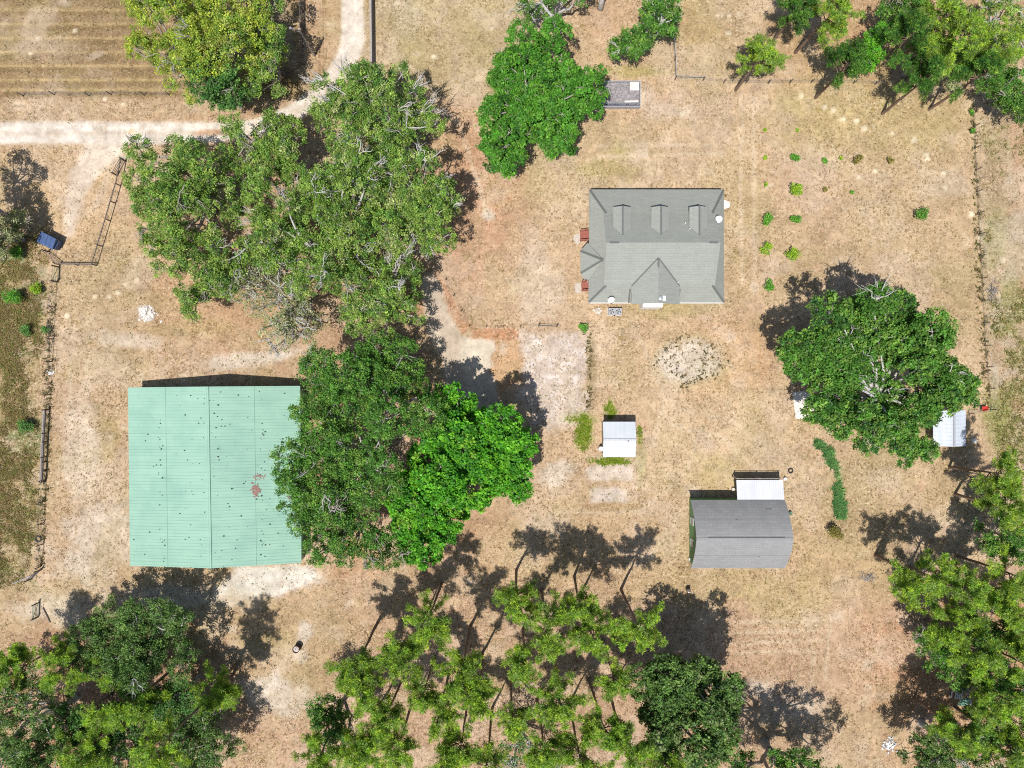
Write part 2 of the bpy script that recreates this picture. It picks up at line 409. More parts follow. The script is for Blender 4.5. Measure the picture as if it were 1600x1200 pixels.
# greener patches
for cx, cy, rx, ry, rgb, k in ((912, 676, 14, 27, (146, 158, 44), .9), (905, 655, 26, 9, (150, 160, 50), .7), (955, 718, 26, 7, (128, 160, 40), .9),
        (955, 638, 8, 12, (140, 165, 40), .8), (1000, 720, 8, 40, (160, 168, 70), .5), (955, 262, 60, 12, (190, 168, 96), .6), (970, 235, 20, 12, (186, 172, 90), .6),
        (1060, 480, 70, 14, (178, 160, 96), .6), (925, 575, 8, 60, (150, 126, 76), .7), (1015, 60, 12, 20, (160, 160, 70), .7), (985, 112, 60, 8, (178, 164, 80), .7),
        (1150, 300, 50, 60, (196, 172, 112), .4), (1120, 740, 36, 26, (200, 176, 104), .6), (1230, 930, 60, 40, (190, 170, 96), .5), (1090, 920, 90, 30, (190, 164, 100), .5),
        (240, 470, 60, 16, (178, 152, 96), .5), (290, 515, 80, 14, (178, 150, 92), .6), (170, 680, 20, 40, (180, 158, 88), .6), (170, 860, 24, 40, (176, 152, 88), .6),
        (1310, 880, 90, 60, (206, 174, 116), .5), (1230, 760, 60, 120, (204, 172, 116), .5), (300, 980, 40, 30, (190, 170, 84), .4), (420, 1010, 40, 20, (178, 156, 88), .6),
        (1560, 370, 20, 40, (150, 156, 76), .7), (1578, 470, 14, 50, (140, 150, 70), .6), (1555, 650, 16, 50, (150, 156, 66), .8), (640, 80, 26, 40, (182, 166, 104), .5),
        (25, 400, 16, 12, (96, 150, 50), .7), (20, 460, 18, 14, (90, 150, 50), .7), (55, 450, 14, 12, (110, 150, 50), .7), (45, 670, 30, 20, (96, 128, 60), .6), (42, 700, 26, 10, (104, 136, 66), .6)):
    paint(blob(cx, cy, rx, ry, 0.9, 1.5), rgb, k)
paint(seg([(1277, 690), (1292, 700), (1306, 725), (1311, 745), (1314, 800)], [9, 11, 9, 10, 13], 9, 6), (110, 140, 76), 0.85)
# faint wheel tracks
for pts in ([(1158, 150), (1157, 300), (1160, 440)], [(1178, 150), (1178, 300), (1180, 430)], [(930, 245), (1130, 240)], [(930, 228), (1120, 226)],
            [(1297, 960), (1290, 1060)], [(1272, 1020), (1268, 1070)], [(1130, 990), (1280, 985)], [(1140, 1005), (1290, 1000)], [(1150, 972), (1290, 970)],
            [(1150, 1020), (1270, 1016)], [(1060, 640), (1150, 660), (1210, 720)], [(1040, 660), (1130, 684), (1190, 740)], [(860, 800), (1000, 800), (1070, 740), (1100, 660)], [(640, 100), (720, 200), (760, 330)], [(1020, 700), (1040, 620), (1000, 530)], [(110, 560), (112, 720), (120, 860)], [(136, 560), (138, 720), (146, 860)]):
    paint(seg(pts, [5]*len(pts), 5, 2), (232, 206, 170), 0.62)
# paler scrapes of sand thrown up in the pasture
rs = random.Random(5)
spots = [(1252, 150), (1288, 168), (1302, 172), (1316, 186), (1338, 190), (1350, 201), (1365, 198), (1394, 209), (1428, 219), (1449, 249), (1447, 242), (1470, 234), (1367, 268), (1341, 277), (1474, 271), (1476, 294), (1120, 25), (1128, 24), (1140, 25), (1156, 22), (1138, 53), (793, 25), (678, 88), (768, 45), (620, 5), (164, 155), (192, 163), (105, 494), (149, 463), (171, 464), (184, 458), (214, 438), (196, 444), (1065, 178), (60, 60), (118, 48), (48, 84), (1518, 335), (1530, 372), (1567, 406), (1560, 460), (128, 672), (174, 682), (194, 668), (90, 755)]
BZ = np.zeros(PX.shape)
for cx, cy in spots:
    r = rs.uniform(2.4, 4.2); m = blob(cx, cy, r*1.1, r, 0.8, 0.8)
    paint(m, (246, 228, 190), 0.9, 0.2); BZ += m*0.12
for _ in range(420):
    cx, cy = rs.uniform(0, 1600), rs.uniform(0, 1200)
    paint(blob(cx, cy, rs.uniform(3, 14), rs.uniform(2, 8), 1.0, 1.6, rs.uniform(0, 3)), rs.choice([(230, 212, 186), (178, 158, 104), (210, 164, 126), (170, 148, 104), (222, 196, 156)]), rs.uniform(.25, .6))
# roads last
road = seg([(-200, 207), (0, 207), (150, 208), (330, 207), (400, 200), (455, 180), (500, 147), (535, 108), (551, 70), (551, -200)],
           [34, 34, 36, 32, 26, 28, 30, 34, 36, 36], 7, 2.6)
paint(road, (240, 226, 208), 1.0, 0.3)
paint(road*np.exp(-((PY-208+wy*6)/2.2)**2)*sstep((430-PX)/60), (216, 196, 172), 0.6)
paint(road*blob(335, 207, 34, 5, 0.6), (204, 152, 110), 0.9)
paint(road*blob(205, 205, 5, 5, 0.8), (226, 190, 140), 0.9)
paint(road*sstep((fbm(vB, PX, PY*2.5, 40, 4)-0.52)*5), (226, 208, 186), 0.55)
for dx_ in (-9, 9):
    paint(seg([(490+dx_*.6, 156+dx_), (540+dx_, 104), (551+dx_, 60), (551+dx_, -100)], [4, 4, 4, 4], 6, 3), (222, 206, 186), 0.45)
    paint(seg([(-80, 208+dx_), (330, 208+dx_), (410, 198+dx_), (470, 172+dx_)], [4, 4, 4, 4], 6, 3), (248, 238, 224), 0.6)
paint(road*sstep((fbm(vA, PX, PY, 12, 3)-0.56)*6), (206, 184, 156), 0.5)
drive = poly([(655, 436), (676, 424), (690, 450), (703, 490), (722, 524), (745, 530), (773, 532), (777, 545), (765, 556), (772, 572), (764, 580), (778, 604), (776, 640), (700, 640), (690, 560), (668, 520)], 5, 3)
paint(drive, (220, 198, 172), 1.0, 0.35)
paint(drive*blob(748, 552, 30, 26, 0.8), (234, 218, 192), 0.9)
paint(drive*blob(675, 465, 22, 26, 0.9), (206, 186, 162), 0.7)

lum = (COL*np.array((.3, .59, .11))).sum(-1, keepdims=True); COL = COL*.84 + lum*np.array((1.05, .995, .96))*.16
gt_ = np.clip((fbm(vC, PX+900, PY-200, 70, 5)-.5)*5, 0, 1)[..., None]*(1-np.clip(road+drive, 0, 1))[..., None]
COL = COL*(1 - .22*gt_) + lin((168, 160, 104))*.22*gt_
pk_ = np.clip((fbm(vD, PX-900, PY+200, 55, 5)-.52)*6, 0, 1)[..., None]*(1-np.clip(road+drive, 0, 1))[..., None]
COL = COL*(1 - .35*pk_) + lin((226, 204, 182))*.35*pk_
mid = fbm(vA, PX+400, PY, 26, 4); COL = COL*(1 + .55*(mid-.5)[..., None]*np.array((.9, 1.0, 1.1)))
SPK = SPK*np.clip(.35 + 1.5*fbm(vB, PX-300, PY+90, 60, 4), .3, 1.5)*np.clip(.3 + 1.4*fbm(vD, PX, PY-500, 18, 3), .3, 1.4)
far_ = np.clip((np.maximum(np.abs(GX)-66, np.abs(GY)-51))/8, 0, 1)[..., None]
far_[(np.abs(GX) < 73.9) & (np.abs(GY) < 57.9) & (road > .05)] = 0
COL = COL*(1-far_) + lin((196, 166, 126))*far_; SPK = SPK*(1-far_[..., 0]) + far_[..., 0]
ALB = np.clip(COL*KALB*(0.95+0.2*mot[..., None]), 0, 0.8)
nx, ny = len(xs), len(ys)
GZ = BZ
V = np.stack([GX, GY, GZ], -1).reshape(-1, 3)
idx = np.arange(nx*ny).reshape(ny, nx)
F = np.stack([idx[:-1, :-1], idx[:-1, 1:], idx[1:, 1:], idx[1:, :-1]], -1).reshape(-1, 4)
COLV = np.concatenate([ALB, SPK[..., None]], -1).reshape(-1, 4)

def ground_mat():
    m, nt, b = mat("dry_ground"); p = pos(nt)
    a = N(nt, "ShaderNodeAttribute", attribute_name="tint"); c = a.outputs['Color']; al = a.outputs['Alpha']
    n1 = noise(nt, p, 0.9, 8, 0.72)
    c = mixc(nt, 1.0, c, ramp(nt, n1, 0.3, 0.7, 0.72, 1.26), 'MULTIPLY')
    def sp(fac, lo, hi, k, rgb, c):
        f = ramp(nt, fac, lo, hi, 0, k); mu = N(nt, "ShaderNodeMath", operation='MULTIPLY'); nt.links.new(f, mu.inputs[0]); nt.links.new(al, mu.inputs[1])
        return mixc(nt, mu.outputs[0], c, rgb)
    c = sp(noise(nt, pos(nt, (1.0, 1.25, 1)), 3.3, 3, 0.65), 0.50, 0.68, 0.62, A(244, 222, 186), c)
    c = sp(noise(nt, pos(nt, (1.2, 0.9, 1.7)), 2.7, 3, 0.6), 0.54, 0.70, 0.7, A(138, 108, 70), c)
    c = sp(noise(nt, pos(nt, (1.1, 1.0, 3.1)), 1.1, 4, 0.7), 0.56, 0.72, 0.6, A(168, 142, 82), c)
    c = sp(noise(nt, pos(nt, (0.8, 1.0, 2.3)), 5.2, 2, 0.5), 0.64, 0.73, 0.6, A(94, 72, 50), c)
    nt.links.new(c, b.inputs['Base Color']); b.inputs['Roughness'].default_value = 1.0; b.inputs['Specular IOR Level'].default_value = 0.1
    bump(nt, b, noise(nt, p, 3.5, 5, 0.7), 0.08, 0.5)
    return m
M['ground'] = ground_mat()
g = link("ground", mesh_np("ground", V, F, [M['ground']], COLV)); tag(g, "dry tan pasture ground with patches of sand and litter", "ground", None, "structure")

def overlay(name, mask, lift, label):
    q = (mask[:-1, :-1] + mask[:-1, 1:] + mask[1:, 1:] + mask[1:, :-1]).ravel() > 0.06
    f = F[q]; u, inv = np.unique(f.ravel(), return_inverse=True); v = V[u].copy(); v[:, 2] += lift
    o = link(name, mesh_np(name, v, inv.reshape(-1, 4), [M['ground']], COLV[u])); tag(o, label, "road", None, "structure")
overlay("dirt_road", road, 0.006, "white sandy dirt road bending past the oaks")
overlay("concrete_drive", drive, 0.006, "pale concrete drive ending in a ragged apron")

def sample_col(x, y):
    ix = np.clip(np.searchsorted(xs, x), 0, nx-1); iy = np.clip(np.searchsorted(ys, y), 0, ny-1)
    return ALB[iy, ix], SPK[iy, ix], iy, ix

# ------------------------------------------------------------------ small ground cover (uncountable)
def blades(rng, bx, by, h, spread, w, nb, col, cj=0.25):
    """nb little triangles standing and leaning at each spot"""
    n = len(bx); X = np.repeat(bx, nb) + rng.normal(0, 1, n*nb)*np.repeat(spread, nb)*0.35
    Y = np.repeat(by, nb) + rng.normal(0, 1, n*nb)*np.repeat(spread, nb)*0.35
    a = rng.random(n*nb)*2*np.pi; hh = np.repeat(h, nb)*rng.uniform(0.5, 1.2, n*nb); lean = rng.uniform(0.3, 1.6, n*nb)*hh
    b0 = np.stack([X, Y, np.zeros_like(X)], 1); wv = np.stack([-np.sin(a), np.cos(a), 0*a], 1)*w*rng.uniform(0.6, 1.4, n*nb)[:, None]
    tip = b0 + np.stack([np.cos(a)*lean, np.sin(a)*lean, hh], 1)
    V = np.stack([b0 - wv/2, b0 + wv/2, tip], 1).reshape(-1, 3); Fb = np.arange(len(V)).reshape(-1, 3)
    c = np.repeat(col, nb, 0)*(1 + rng.uniform(-cj, cj, (n*nb, 1))); return V, Fb, np.repeat(c, 3, 0)

rng = np.random.default_rng(11)
n = 95000
bx = rng.uniform(-68, 68, n); by = rng.uniform(-52, 52, n)
c0, sp0, iy, ix = sample_col(bx, by)
keep = rng.random(n) < np.clip(sp0, 0, 1)*(0.35 + 1.3*np.clip((mot[iy, ix]-0.35)*2, 0, 1)); keep &= (road[iy, ix] < 0.1) & (drive[iy, ix] < 0.1)
bx, by, c0 = bx[keep], by[keep], c0[keep]; n = len(bx)
t = rng.random((n, 1)); col = c0*rng.uniform(0.75, 1.2, (n, 1))
col = np.where(t < 0.13, np.array(A(232, 214, 178)), np.where(t > 0.84, np.array(A(150, 138, 74))*rng.uniform(.7, 1.1, (n, 1)), col))
Vb, Fb, Cb = blades(rng, bx, by, rng.uniform(0.05, 0.16, n), rng.uniform(0.2, 0.5, n), 0.09, 5, col)
tag(link("dry_grass", mesh_np("dry_grass", Vb, Fb, [M['grass']], Cb)), "short dry straw-coloured grass over the pasture", "grass", None, "stuff")

def patch(name, mask_fn, count, h, w, nb, cols, label, seed, spread=(0.3, 0.7)):
    r = np.random.default_rng(seed); X, Y = mask_fn(r, count); n = len(X)
    col = np.array([A(*c) for c in cols])[r.integers(0, len(cols), n)]*r.uniform(0.7, 1.25, (n, 1))
    Vp, Fp, Cp = blades(r, X, Y, r.uniform(h[0], h[1], n), r.uniform(*spread, n), w, nb, col)
    tag(link(name, mesh_np(name, Vp, Fp, [M['grass']], Cp)), label, "plants", None, "stuff")
def by_mask(mask, region):
    def f(r, count):
        px = r.uniform(region[0], region[2], count); py = r.uniform(region[1], region[3], count)
        x = (px-800)*S; y = (600-py)*S; _, _, iy, ix = sample_col(x, y); k = r.random(count) < mask[iy, ix]; return x[k], y[k]
    return f
leftm = sstep((78 - PX + (PY-430)*-0.045 + rag*30)/22)*sstep((PY-330)/60)*sstep((940-PY)/60)*sstep((fbm(vA, PX, PY, 34, 4)-0.38)*6)
patch("weeds", by_mask(leftm, (-20, 330, 100, 950)), 15000, (0.10, 0.32), 0.10, 7, [(170, 156, 92), (154, 150, 78), (200, 178, 130), (134, 150, 70), (196, 168, 120), (180, 150, 104)], "rank green and straw weeds left of the paddock fence", 21)
rightm = sstep((PX - 1532 - (PY-300)*0.05)/12)*sstep((PY-160)/30)*sstep((780-PY)/60)*sstep((fbm(vB, PX, PY, 50, 4)-0.46)*6)
patch("weeds", by_mask(rightm, (1500, 150, 1640, 800)), 5000, (0.1, 0.35), 0.11, 6, [(156, 152, 86), (140, 146, 70), (180, 160, 104)], "rough green weeds right of the wire fence", 22)
gp = np.clip(blob(912, 676, 11, 24, 1.0, 1.8) + blob(903, 655, 18, 5, 1.0, 1.6)*.5 + blob(955, 719, 26, 6, 0.8) + blob(955, 638, 7, 12, 0.8) + blob(1000, 676, 4, 14, .8)*.6, 0, 1)
patch("green_grass", by_mask(gp, (870, 620, 1015, 735)), 9000, (0.06, 0.2), 0.10, 6, [(156, 184, 44), (136, 170, 42), (178, 190, 70)], "lush green grass round the small zinc-roofed shed", 23, (0.1, 0.3))
gs = (seg([(1279, 691), (1292, 700), (1303, 722), (1309, 741)], [5, 10, 9, 4], 6, 5) + seg([(1309, 754), (1312, 775), (1314, 799)], [5, 13, 11], 6, 5))*(.3 + .7*sstep((fbm(vA, PX, PY, 7, 2)-.4)*6))
patch("garden_row", by_mask(np.clip(gs, 0, 1), (1260, 675, 1335, 815)), 9000, (0.15, 0.45), 0.12, 7, [(120, 180, 100), (96, 156, 88), (146, 190, 108)], "row of dense emerald green plants below the large oak", 24, (0.1, 0.35))
bedm = blob(1077, 563, 54, 36, 0.5, 0.7)*(0.15 + 0.85*sstep((fbm(vC, PX, PY, 8, 2)-0.5)*6))
patch("bed_plants", by_mask(bedm, (1010, 515, 1145, 610)), 700, (0.08, 0.28), 0.12, 6, [(120, 112, 62), (150, 130, 78), (104, 100, 60)], "sparse dry seedlings in the oval garden bed", 25, (0.1, 0.3))
fencem = np.clip(seg([(921, 520), (922, 570), (920, 640)], [7, 7, 7], 6, 4) + seg([(1520, 170), (1527, 320), (1533, 420), (1540, 560), (1545, 630)], [8, 8, 9, 9, 8], 6, 5)*.8 + seg([(82, 445), (78, 600), (70, 760), (64, 880)], [9, 10, 10, 8], 6, 5), 0, 1)
patch("fence_weeds", by_mask(fencem, (40, 160, 1560, 900)), 60000, (0.1, 0.4), 0.11, 6, [(128, 112, 72), (150, 138, 80), (104, 112, 60)], "tangled brown and green weeds along the fence lines", 26, (0.1, 0.4))
pm = blob(850, 1080, 400, 190, 0.6)
patch("pine_litter", by_mask(pm, (450, 880, 1250, 1220)), 14000, (0.02, 0.06), 0.07, 5, [(176, 118, 80), (200, 150, 104), (130, 92, 62), (150, 150, 70)], "rusty fallen needles and sprouts under the pines", 27, (0.2, 0.6))

# ------------------------------------------------------------------ buildings
def loc(P, o):            # world point -> local to thing origin o
    return np.asarray(P, float) - np.asarray(o, float)

def ribs(mb, a0, a1, b0, b1, n, w=0.06, h=0.045, m=0):
    """n raised ribs running from edge a0-a1 to edge b0-b1"""
    a0, a1, b0, b1 = map(np.asarray, (a0, a1, b0, b1))
    nrm = np.cross(a1 - a0, b0 - a0); nrm = nrm/np.linalg.norm(nrm); nrm = nrm*np.sign(nrm[2])
    for i in range(n):
        t = (i + 0.5)/n; p = a0 + (a1-a0)*t + nrm*(h*0.5 - 0.004); q = b0 + (b1-b0)*t + nrm*(h*0.5 - 0.004)
        mb.bar(p, q, w, h, m)

def gable_shell(mb, e0, e1, r0, r1, f0, f1, t=0.06, m=0):
    mb.shell([[e0, e1, r1, r0], [r0, r1, f1, f0]], t, m)

def orient(faces):        # make every face look upward
    out = []
    for f in faces:
        p = [np.asarray(v, float) for v in f]; nrm = np.cross(p[1]-p[0], p[2]-p[0])
        out.append([tuple(v) for v in (p if nrm[2] > 0 else p[::-1])])
    return out

# ---- large mint barn
bo = W(336, 744, 0); bo[0] = -36.1; bo[1] = -11.0
barn = empty("metal_barn", bo, "large mint green ribbed metal barn spotted with dark debris", "barn")
EZ, RZ = 2.4, 4.6
TL, TR_, BL, BR = W(200, 605.5, EZ), W(469, 603, EZ), W(203, 884, EZ), W(471, 879.5, EZ)
RT, RB = W(323, 604, RZ), W(328, 888, RZ)
TL, TR_, BL, BR, RT, RB = [loc(p, bo) for p in (TL, TR_, BL, BR, RT, RB)]
mb = MB(); mb.shell(orient([[TL, BL, RB, RT], [RT, RB, BR, TR_]]), 0.05)
for (e0, e1) in ((TL, BL), (TR_, BR)):
    ribs(mb, RT, RB, e0, e1, 56, 0.035, 0.026)
rs = random.Random(3); ns = {}
def on_roof(u, v, up):
    e0, e1 = (TL, BL) if u < 0 else (TR_, BR); u = abs(u)
    a = RT + (RB-RT)*v; b = e0 + (e1-e0)*v; nrm = np.cross(b-a, RB-RT); nrm = nrm/np.linalg.norm(nrm)*(1 if nrm[2] > 0 else -1)
    return a + (b-a)*u + nrm*up, (b-a)/np.linalg.norm(b-a), nrm
def scrap(u, v, l, w, m):
    p, d, nrm = on_roof(u, v, 0.05); s = np.cross(nrm, d)
    k = rs.randint(5, 7); a0 = rs.random()*6
    mb.face([p + d*l*math.cos(a0+6.283*i/k)*rs.uniform(.7, 1.1) + s*w*math.sin(a0+6.283*i/k)*rs.uniform(.7, 1.1) for i in range(k)], m)
    mb.face([p + nrm*0.012 + d*l*.6*math.cos(a0+6.283*i/k) + s*w*.6*math.sin(a0+6.283*i/k) for i in range(k)], m)
for _ in range(165):
    u = rs.choice([rs.uniform(0.02, 0.3), rs.uniform(0.02, 0.97), rs.uniform(.55, .62)])*rs.choice((-1, 1)); v = (round(rs.uniform(1, 55)) + 0.5 + rs.choice((0.22, -0.22)))/56
    l = rs.choice((0.05, 0.07, 0.09, 0.12)); scrap(u, v, l, l*rs.uniform(.5, .9), 1)
for k in range(80):
    scrap(rs.gauss(.50, .022), rs.gauss(.580, .018), rs.uniform(.06, .16), rs.uniform(.05, .12), 2)
for k in range(34):
    scrap(rs.gauss(.545, .035), rs.gauss(.505, .008), rs.uniform(.05, .12), rs.uniform(.04, .1), 2)
mb.build("roof", [M['mint'], M['debris'], M['pinkleaf']], barn)
mb = MB(); d = (RB-RT)/np.linalg.norm(RB-RT)
for sgn in (-1, 1):
    mb.bar(RT + (sgn*0.11, 0, 0.04), RB + (sgn*0.11, 0, 0.04), 0.23, 0.03)
mb.build("ridge_cap", M['mint'], barn)
mb = MB()
for e0, e1, t in ((TL, BL, .52), (TR_, BR, .5)):
    a = RT*(1-t) + e0*t; b = RB*(1-t) + e1*t; mb.bar(a + (0, 0, .035), b + (0, 0, .035), 0.05, 0.012)
mb.build("sheet_lap", M['mint'], barn)
mb = MB()
x0, x1 = TL[0]+.3, TR_[0]-.3; y0, y1 = BL[1]+.35, TL[1]-.35
for a, b in (((x0, y0), (x1, y0)), ((x1, y0), (x1, y1)), ((x1, y1), (x0, y1)), ((x0, y1), (x0, y0))):
    mb.bar((*a, 1.15), (*b, 1.15), 0.12, 2.28)
xm = (RT[0]+RB[0])/2
for y in (y0, y1):
    mb.face([(x0, y, 2.29), (x1, y, 2.29), (xm, y, RZ-.12)])
mb.build("wall", M['mintwall'], barn)
mb = MB(); mb.box((xm-2.2, y0-.12, 0.0), (xm+2.2, y0-.07, 2.2)); mb.build("sliding_door", M['white'], barn)

# ---- house
ho = np.array((17.2, 16.5, 0.0))
house = empty("house", ho, "single-storey house with grey-green shingled roof and three dormers", "house")
Wl = lambda px, py, z: loc(W(px, py, z), ho)
ETL, ETR, EBR, EBL = Wl(921, 296, 3.0), Wl(1131, 296, 3.0), Wl(1131.5, 473, 3.0), Wl(919.5, 473, 3.0)
BTL, BTR, BBR, BBL = Wl(947, 333, 4.5), Wl(1113, 333, 4.5), Wl(1113, 446, 4.5), Wl(945, 446, 4.5)
BBL[0] = BTL[0]; BBR[0] = BTR[0]
RL, RR = Wl(950, 379, 6.75), Wl(1126, 379, 6.75); RL[0] = BTL[0]; RR[0] = BTR[0]
mb = MB()
mb.shell(orient([[ETL, ETR, BTR, BTL], [BTL, BTR, RR, RL], [RL, RR, BBR, BBL], [BBL, BBR, EBR, EBL], [ETL, BTL, BBL, EBL], [ETR, EBR, BBR, BTR]]), 0.12)
# rake overhangs of the upper gables
for s_, (b0, r0, b1) in ((-1, (BTL, RL, BBL)), (1, (BTR, RR, BBR))):
    o = np.array((s_*0.28, 0, 0))
    mb.shell(orient([[b0 + (0, 0, .03), r0 + (0, 0, .03), r0+o + (0, 0, .03), b0+o + (0, 0, .03)], [r0 + (0, 0, .03), b1 + (0, 0, .03), b1+o + (0, 0, .03), r0+o + (0, 0, .03)]]), 0.12)
# south cross gable
GA = Wl(1029, 403, 6.05); gz = 4.52
GL, GR = Wl(987, 447, gz), Wl(1062, 447, gz); GFY = 9.45 - ho[1]
gx = (GL[0]+GR[0])/2; GA[0] = gx
gf = np.array((gx, GFY, 6.05)); glf = np.array((GL[0], GFY, gz)); grf = np.array((GR[0], GFY, gz))
mb.shell(orient([[GA, GL, glf, gf], [GA, gf, grf, GR]]), 0.10)
# west bay roof
BA = Wl(942, 406, 4.5); BA[2] += .03
b1, b2, b3, b4 = Wl(918, 379, 3.02), Wl(907, 392, 3.0), Wl(907, 427, 3.0), Wl(918.5, 438, 3.02)
mb.shell(orient([[b1, b2, BA], [b2, b3, BA], [b3, b4, BA]]), 0.10)
mb.build("roof", M['houseroof'], house)
up = np.array((0, 0, .035))
def cap(a, b, w=0.26):
    c_ = MB(); c_.bar(np.asarray(a)+up, np.asarray(b)+up, w, 0.035); c_.build("ridge_cap", M['cap'], house)
for a, b in ((ETL, BTL), (ETR, BTR), (EBR, BBR), (EBL, BBL)): cap(a*.98 + b*.02, b)
cap(b2, BA); cap(b3, BA)
cap(RL + (.1, 0, 0), RL + (1.2, 0, 0), .2); cap(RR, RR - (1.0, 0, 0), .2); cap(GA - (0, .1, 0), GA - (0, 1.1, 0), .2)
mb = MB()
for a, b in ((GA, GL), (GA, GR)): mb.bar(a + (0, 0, .012), b + (0, 0, .012), .16, .03)
for gxx, sgn in ((GL[0], -1), (GR[0], 1)): mb.bar((gxx+sgn*.12, GL[1], 4.38), (gxx+sgn*.12, GFY+.3, 3.15), .2, .03)
mb.build("valley_flashing", M['cap'], house)
# walls, gable ends, porch
mb = MB(); wx0, wx1 = BTL[0]-.05, BTR[0]+.05; wy0, wy1 = EBL[1]+.55, ETL[1]-2.6
for a, b in (((wx0, wy0), (wx1, wy0)), ((wx1, wy0), (wx1, wy1)), ((wx1, wy1), (wx0, wy1)), ((wx0, wy1), (wx0, wy0))):
    mb.bar((*a, 1.75), (*b, 1.75), 0.16, 2.3)
for x, (q0, q1, q2) in ((BTL[0], (BTL, RL, BBL)), (BTR[0], (BTR, RR, BBR))):
    mb.face([q0 + (0, 0, -.12), q2 + (0, 0, -.12), q1 + (0, 0, -.14)])
yw = GFY + .3
mb.face([(GL[0]+.05, yw, 2.9), (GR[0]-.05, yw, 2.9), (GR[0]-.05, yw, gz-.1), (gx, yw, 5.9), (GL[0]+.05, yw, gz-.1)])
for xx in (GL[0]+.06, GR[0]-.06): mb.face([(xx, yw, 2.9), (xx, GL[1], 4.4), (xx, GL[1]-.1, 4.45), (xx, yw, 4.45)])
mb.build("wall", M['pinkwall'], house)
mb = MB(); mb.box((ETL[0]+.25, EBL[1]+.35, .35), (ETR[0]-.25, ETL[1]-.3, .55))
mb.prism([(b1[0]+.3, b1[1]), (b2[0]+.3, b2[1]-.1), (b3[0]+.3, b3[1]+.1), (b4[0]+.3, b4[1])], .36, .54)
mb.build("porch_floor", M['greywood'], house)
for x, y in [(ETL[0]+.4, ETL[1]-.4), (ETR[0]-.4, ETR[1]-.4), (EBL[0]+.4, EBL[1]+.6), (EBR[0]-.4, EBR[1]+.6), (-3.5, ETL[1]-.4), (0.5, ETL[1]-.4), (4, ETL[1]-.4),
             (ETL[0]+.4, 3.5), (ETR[0]-.4, 3.5), (ETR[0]-.4, -1.0), (b2[0]+.45, b2[1]-.2), (b3[0]+.45, b3[1]+.2)]:
    p = MB(); p.box((x-.07, y-.07, .55), (x+.07, y+.07, 2.86)); p.build("porch_post", M['white'], house)
for a, b, fo_ in ((ETL, ETR, -.06), (EBL, EBR, .03), (ETL, EBL, -.05), (ETR, EBR, -.06)):
    f = MB(); d = (b-a)/np.linalg.norm(b-a); o = np.cross(d, (0, 0, 1)); o = o*np.sign(np.dot(o, a)) if abs(np.dot(o, a)) > 0 else o
    f.bar(a + o*fo_ + (0, 0, -.07 if fo_ > 0 else -.22), b + o*fo_ + (0, 0, -.07 if fo_ > 0 else -.22), .07, .17); f.build("fascia", M['white'], house)
for x, y, wd in ((-3, wy0-.1, 1.0), (4.5, wy0-.1, 1.0), (-4, wy1+.1, 1.0), (3.5, wy1+.1, 1.0)):
    f = MB(); f.box((x-wd/2, y-.05, 1.1), (x+wd/2, y+.05, 2.4)); fo = f.build("window", M['white'], house)
    q = MB(); q.box((x-wd/2+.08, y-.06, 1.18), (x+wd/2-.08, y+.06, 2.32)); q.build("pane", M['glass'], fo)
f = MB(); f.box((0, wy1-.02, .56), (1.0, wy1+.14, 2.5)); f.build("door", M['redwood'], house)
# dormers
for dx in (973, 1033, 1093):
    zr, ze = 6.15, 5.55
    rf = Wl(dx, 321.5, zr); hw = 1.02; cx = rf[0]; yf = rf[1]
    slope = (6.75-4.5)/(BTL[1]-RL[1]); yat = lambda z: RL[1] + (6.75-z)/slope
    yr, ye = yat(zr)-.05, yat(ze)
    w_ = MB(); yw = yf - .28
    w_.face([(cx+hw-.12, yw, 4.6), (cx-hw+.12, yw, 4.6), (cx-hw+.12, yw, ze+.02), (cx, yw, zr-.1), (cx+hw-.12, yw, ze+.02)])
    for sx in (-1, 1): w_.face([(cx+sx*(hw-.12), yw, 4.6), (cx+sx*(hw-.12), yw, ze+.03), (cx+sx*(hw-.12), ye, ze+.03), (cx+sx*(hw-.12), ye, ze-.3)])
    dorm = w_.build("dormer", M['pinkwall'], house)
    r_ = MB(); r_.shell(orient([[(cx, yf, zr), (cx-hw, yf, ze), (cx-hw, ye, ze), (cx, yr, zr)], [(cx, yf, zr), (cx, yr, zr), (cx+hw, ye, ze), (cx+hw, yf, ze)]]), .09)
    r_.bar((cx, yf, zr+.02), (cx, yr, zr+.02), .2, .03, 1)
    r_.build("dormer_roof", [M['houseroof'], M['cap']], dorm)
    p_ = MB(); p_.box((cx-.42, yw-.03, 4.85), (cx+.42, yw+.05, 5.85)); p_.build("window", M['glass'], dorm)
# white boxed bay under the south gable with a round vent
mb = MB(); a, b = Wl(1004, 479.5, 2.6), Wl(1035, 470, 2.6)
mb.box((a[0], a[1]-.05, .3), (b[0], b[1]+.6, 2.75)); mb.build("bay_window", M['white'], house)
mb = MB(); a, b = Wl(1022, 470, 5.75), Wl(1040, 462, 5.75)
mb.box((a[0], a[1], 3.2), (b[0], b[1], 5.75))
mb.build("chimney_box", M['white'], house)
mb = MB(); c_ = Wl(1032.5, 466, 5.9); mb.lathe([(.2, 5.74), (.2, 5.9), (.26, 5.92), (.25, 6.02), (.02, 6.1)], (c_[0], c_[1], 0), 16)
mb.build("vent_cap", M['greymetal'], house)
for px, py, z in ((1077, 357.5, 5.95), (1070, 349, 5.5), (1059, 441, 4.9)):
    c_ = Wl(px, py, z); mb = MB(); mb.lathe([(.06, -.3), (.06, .3), (.0, .3)], c_, 8); mb.build("vent_pipe", M['white'], house)

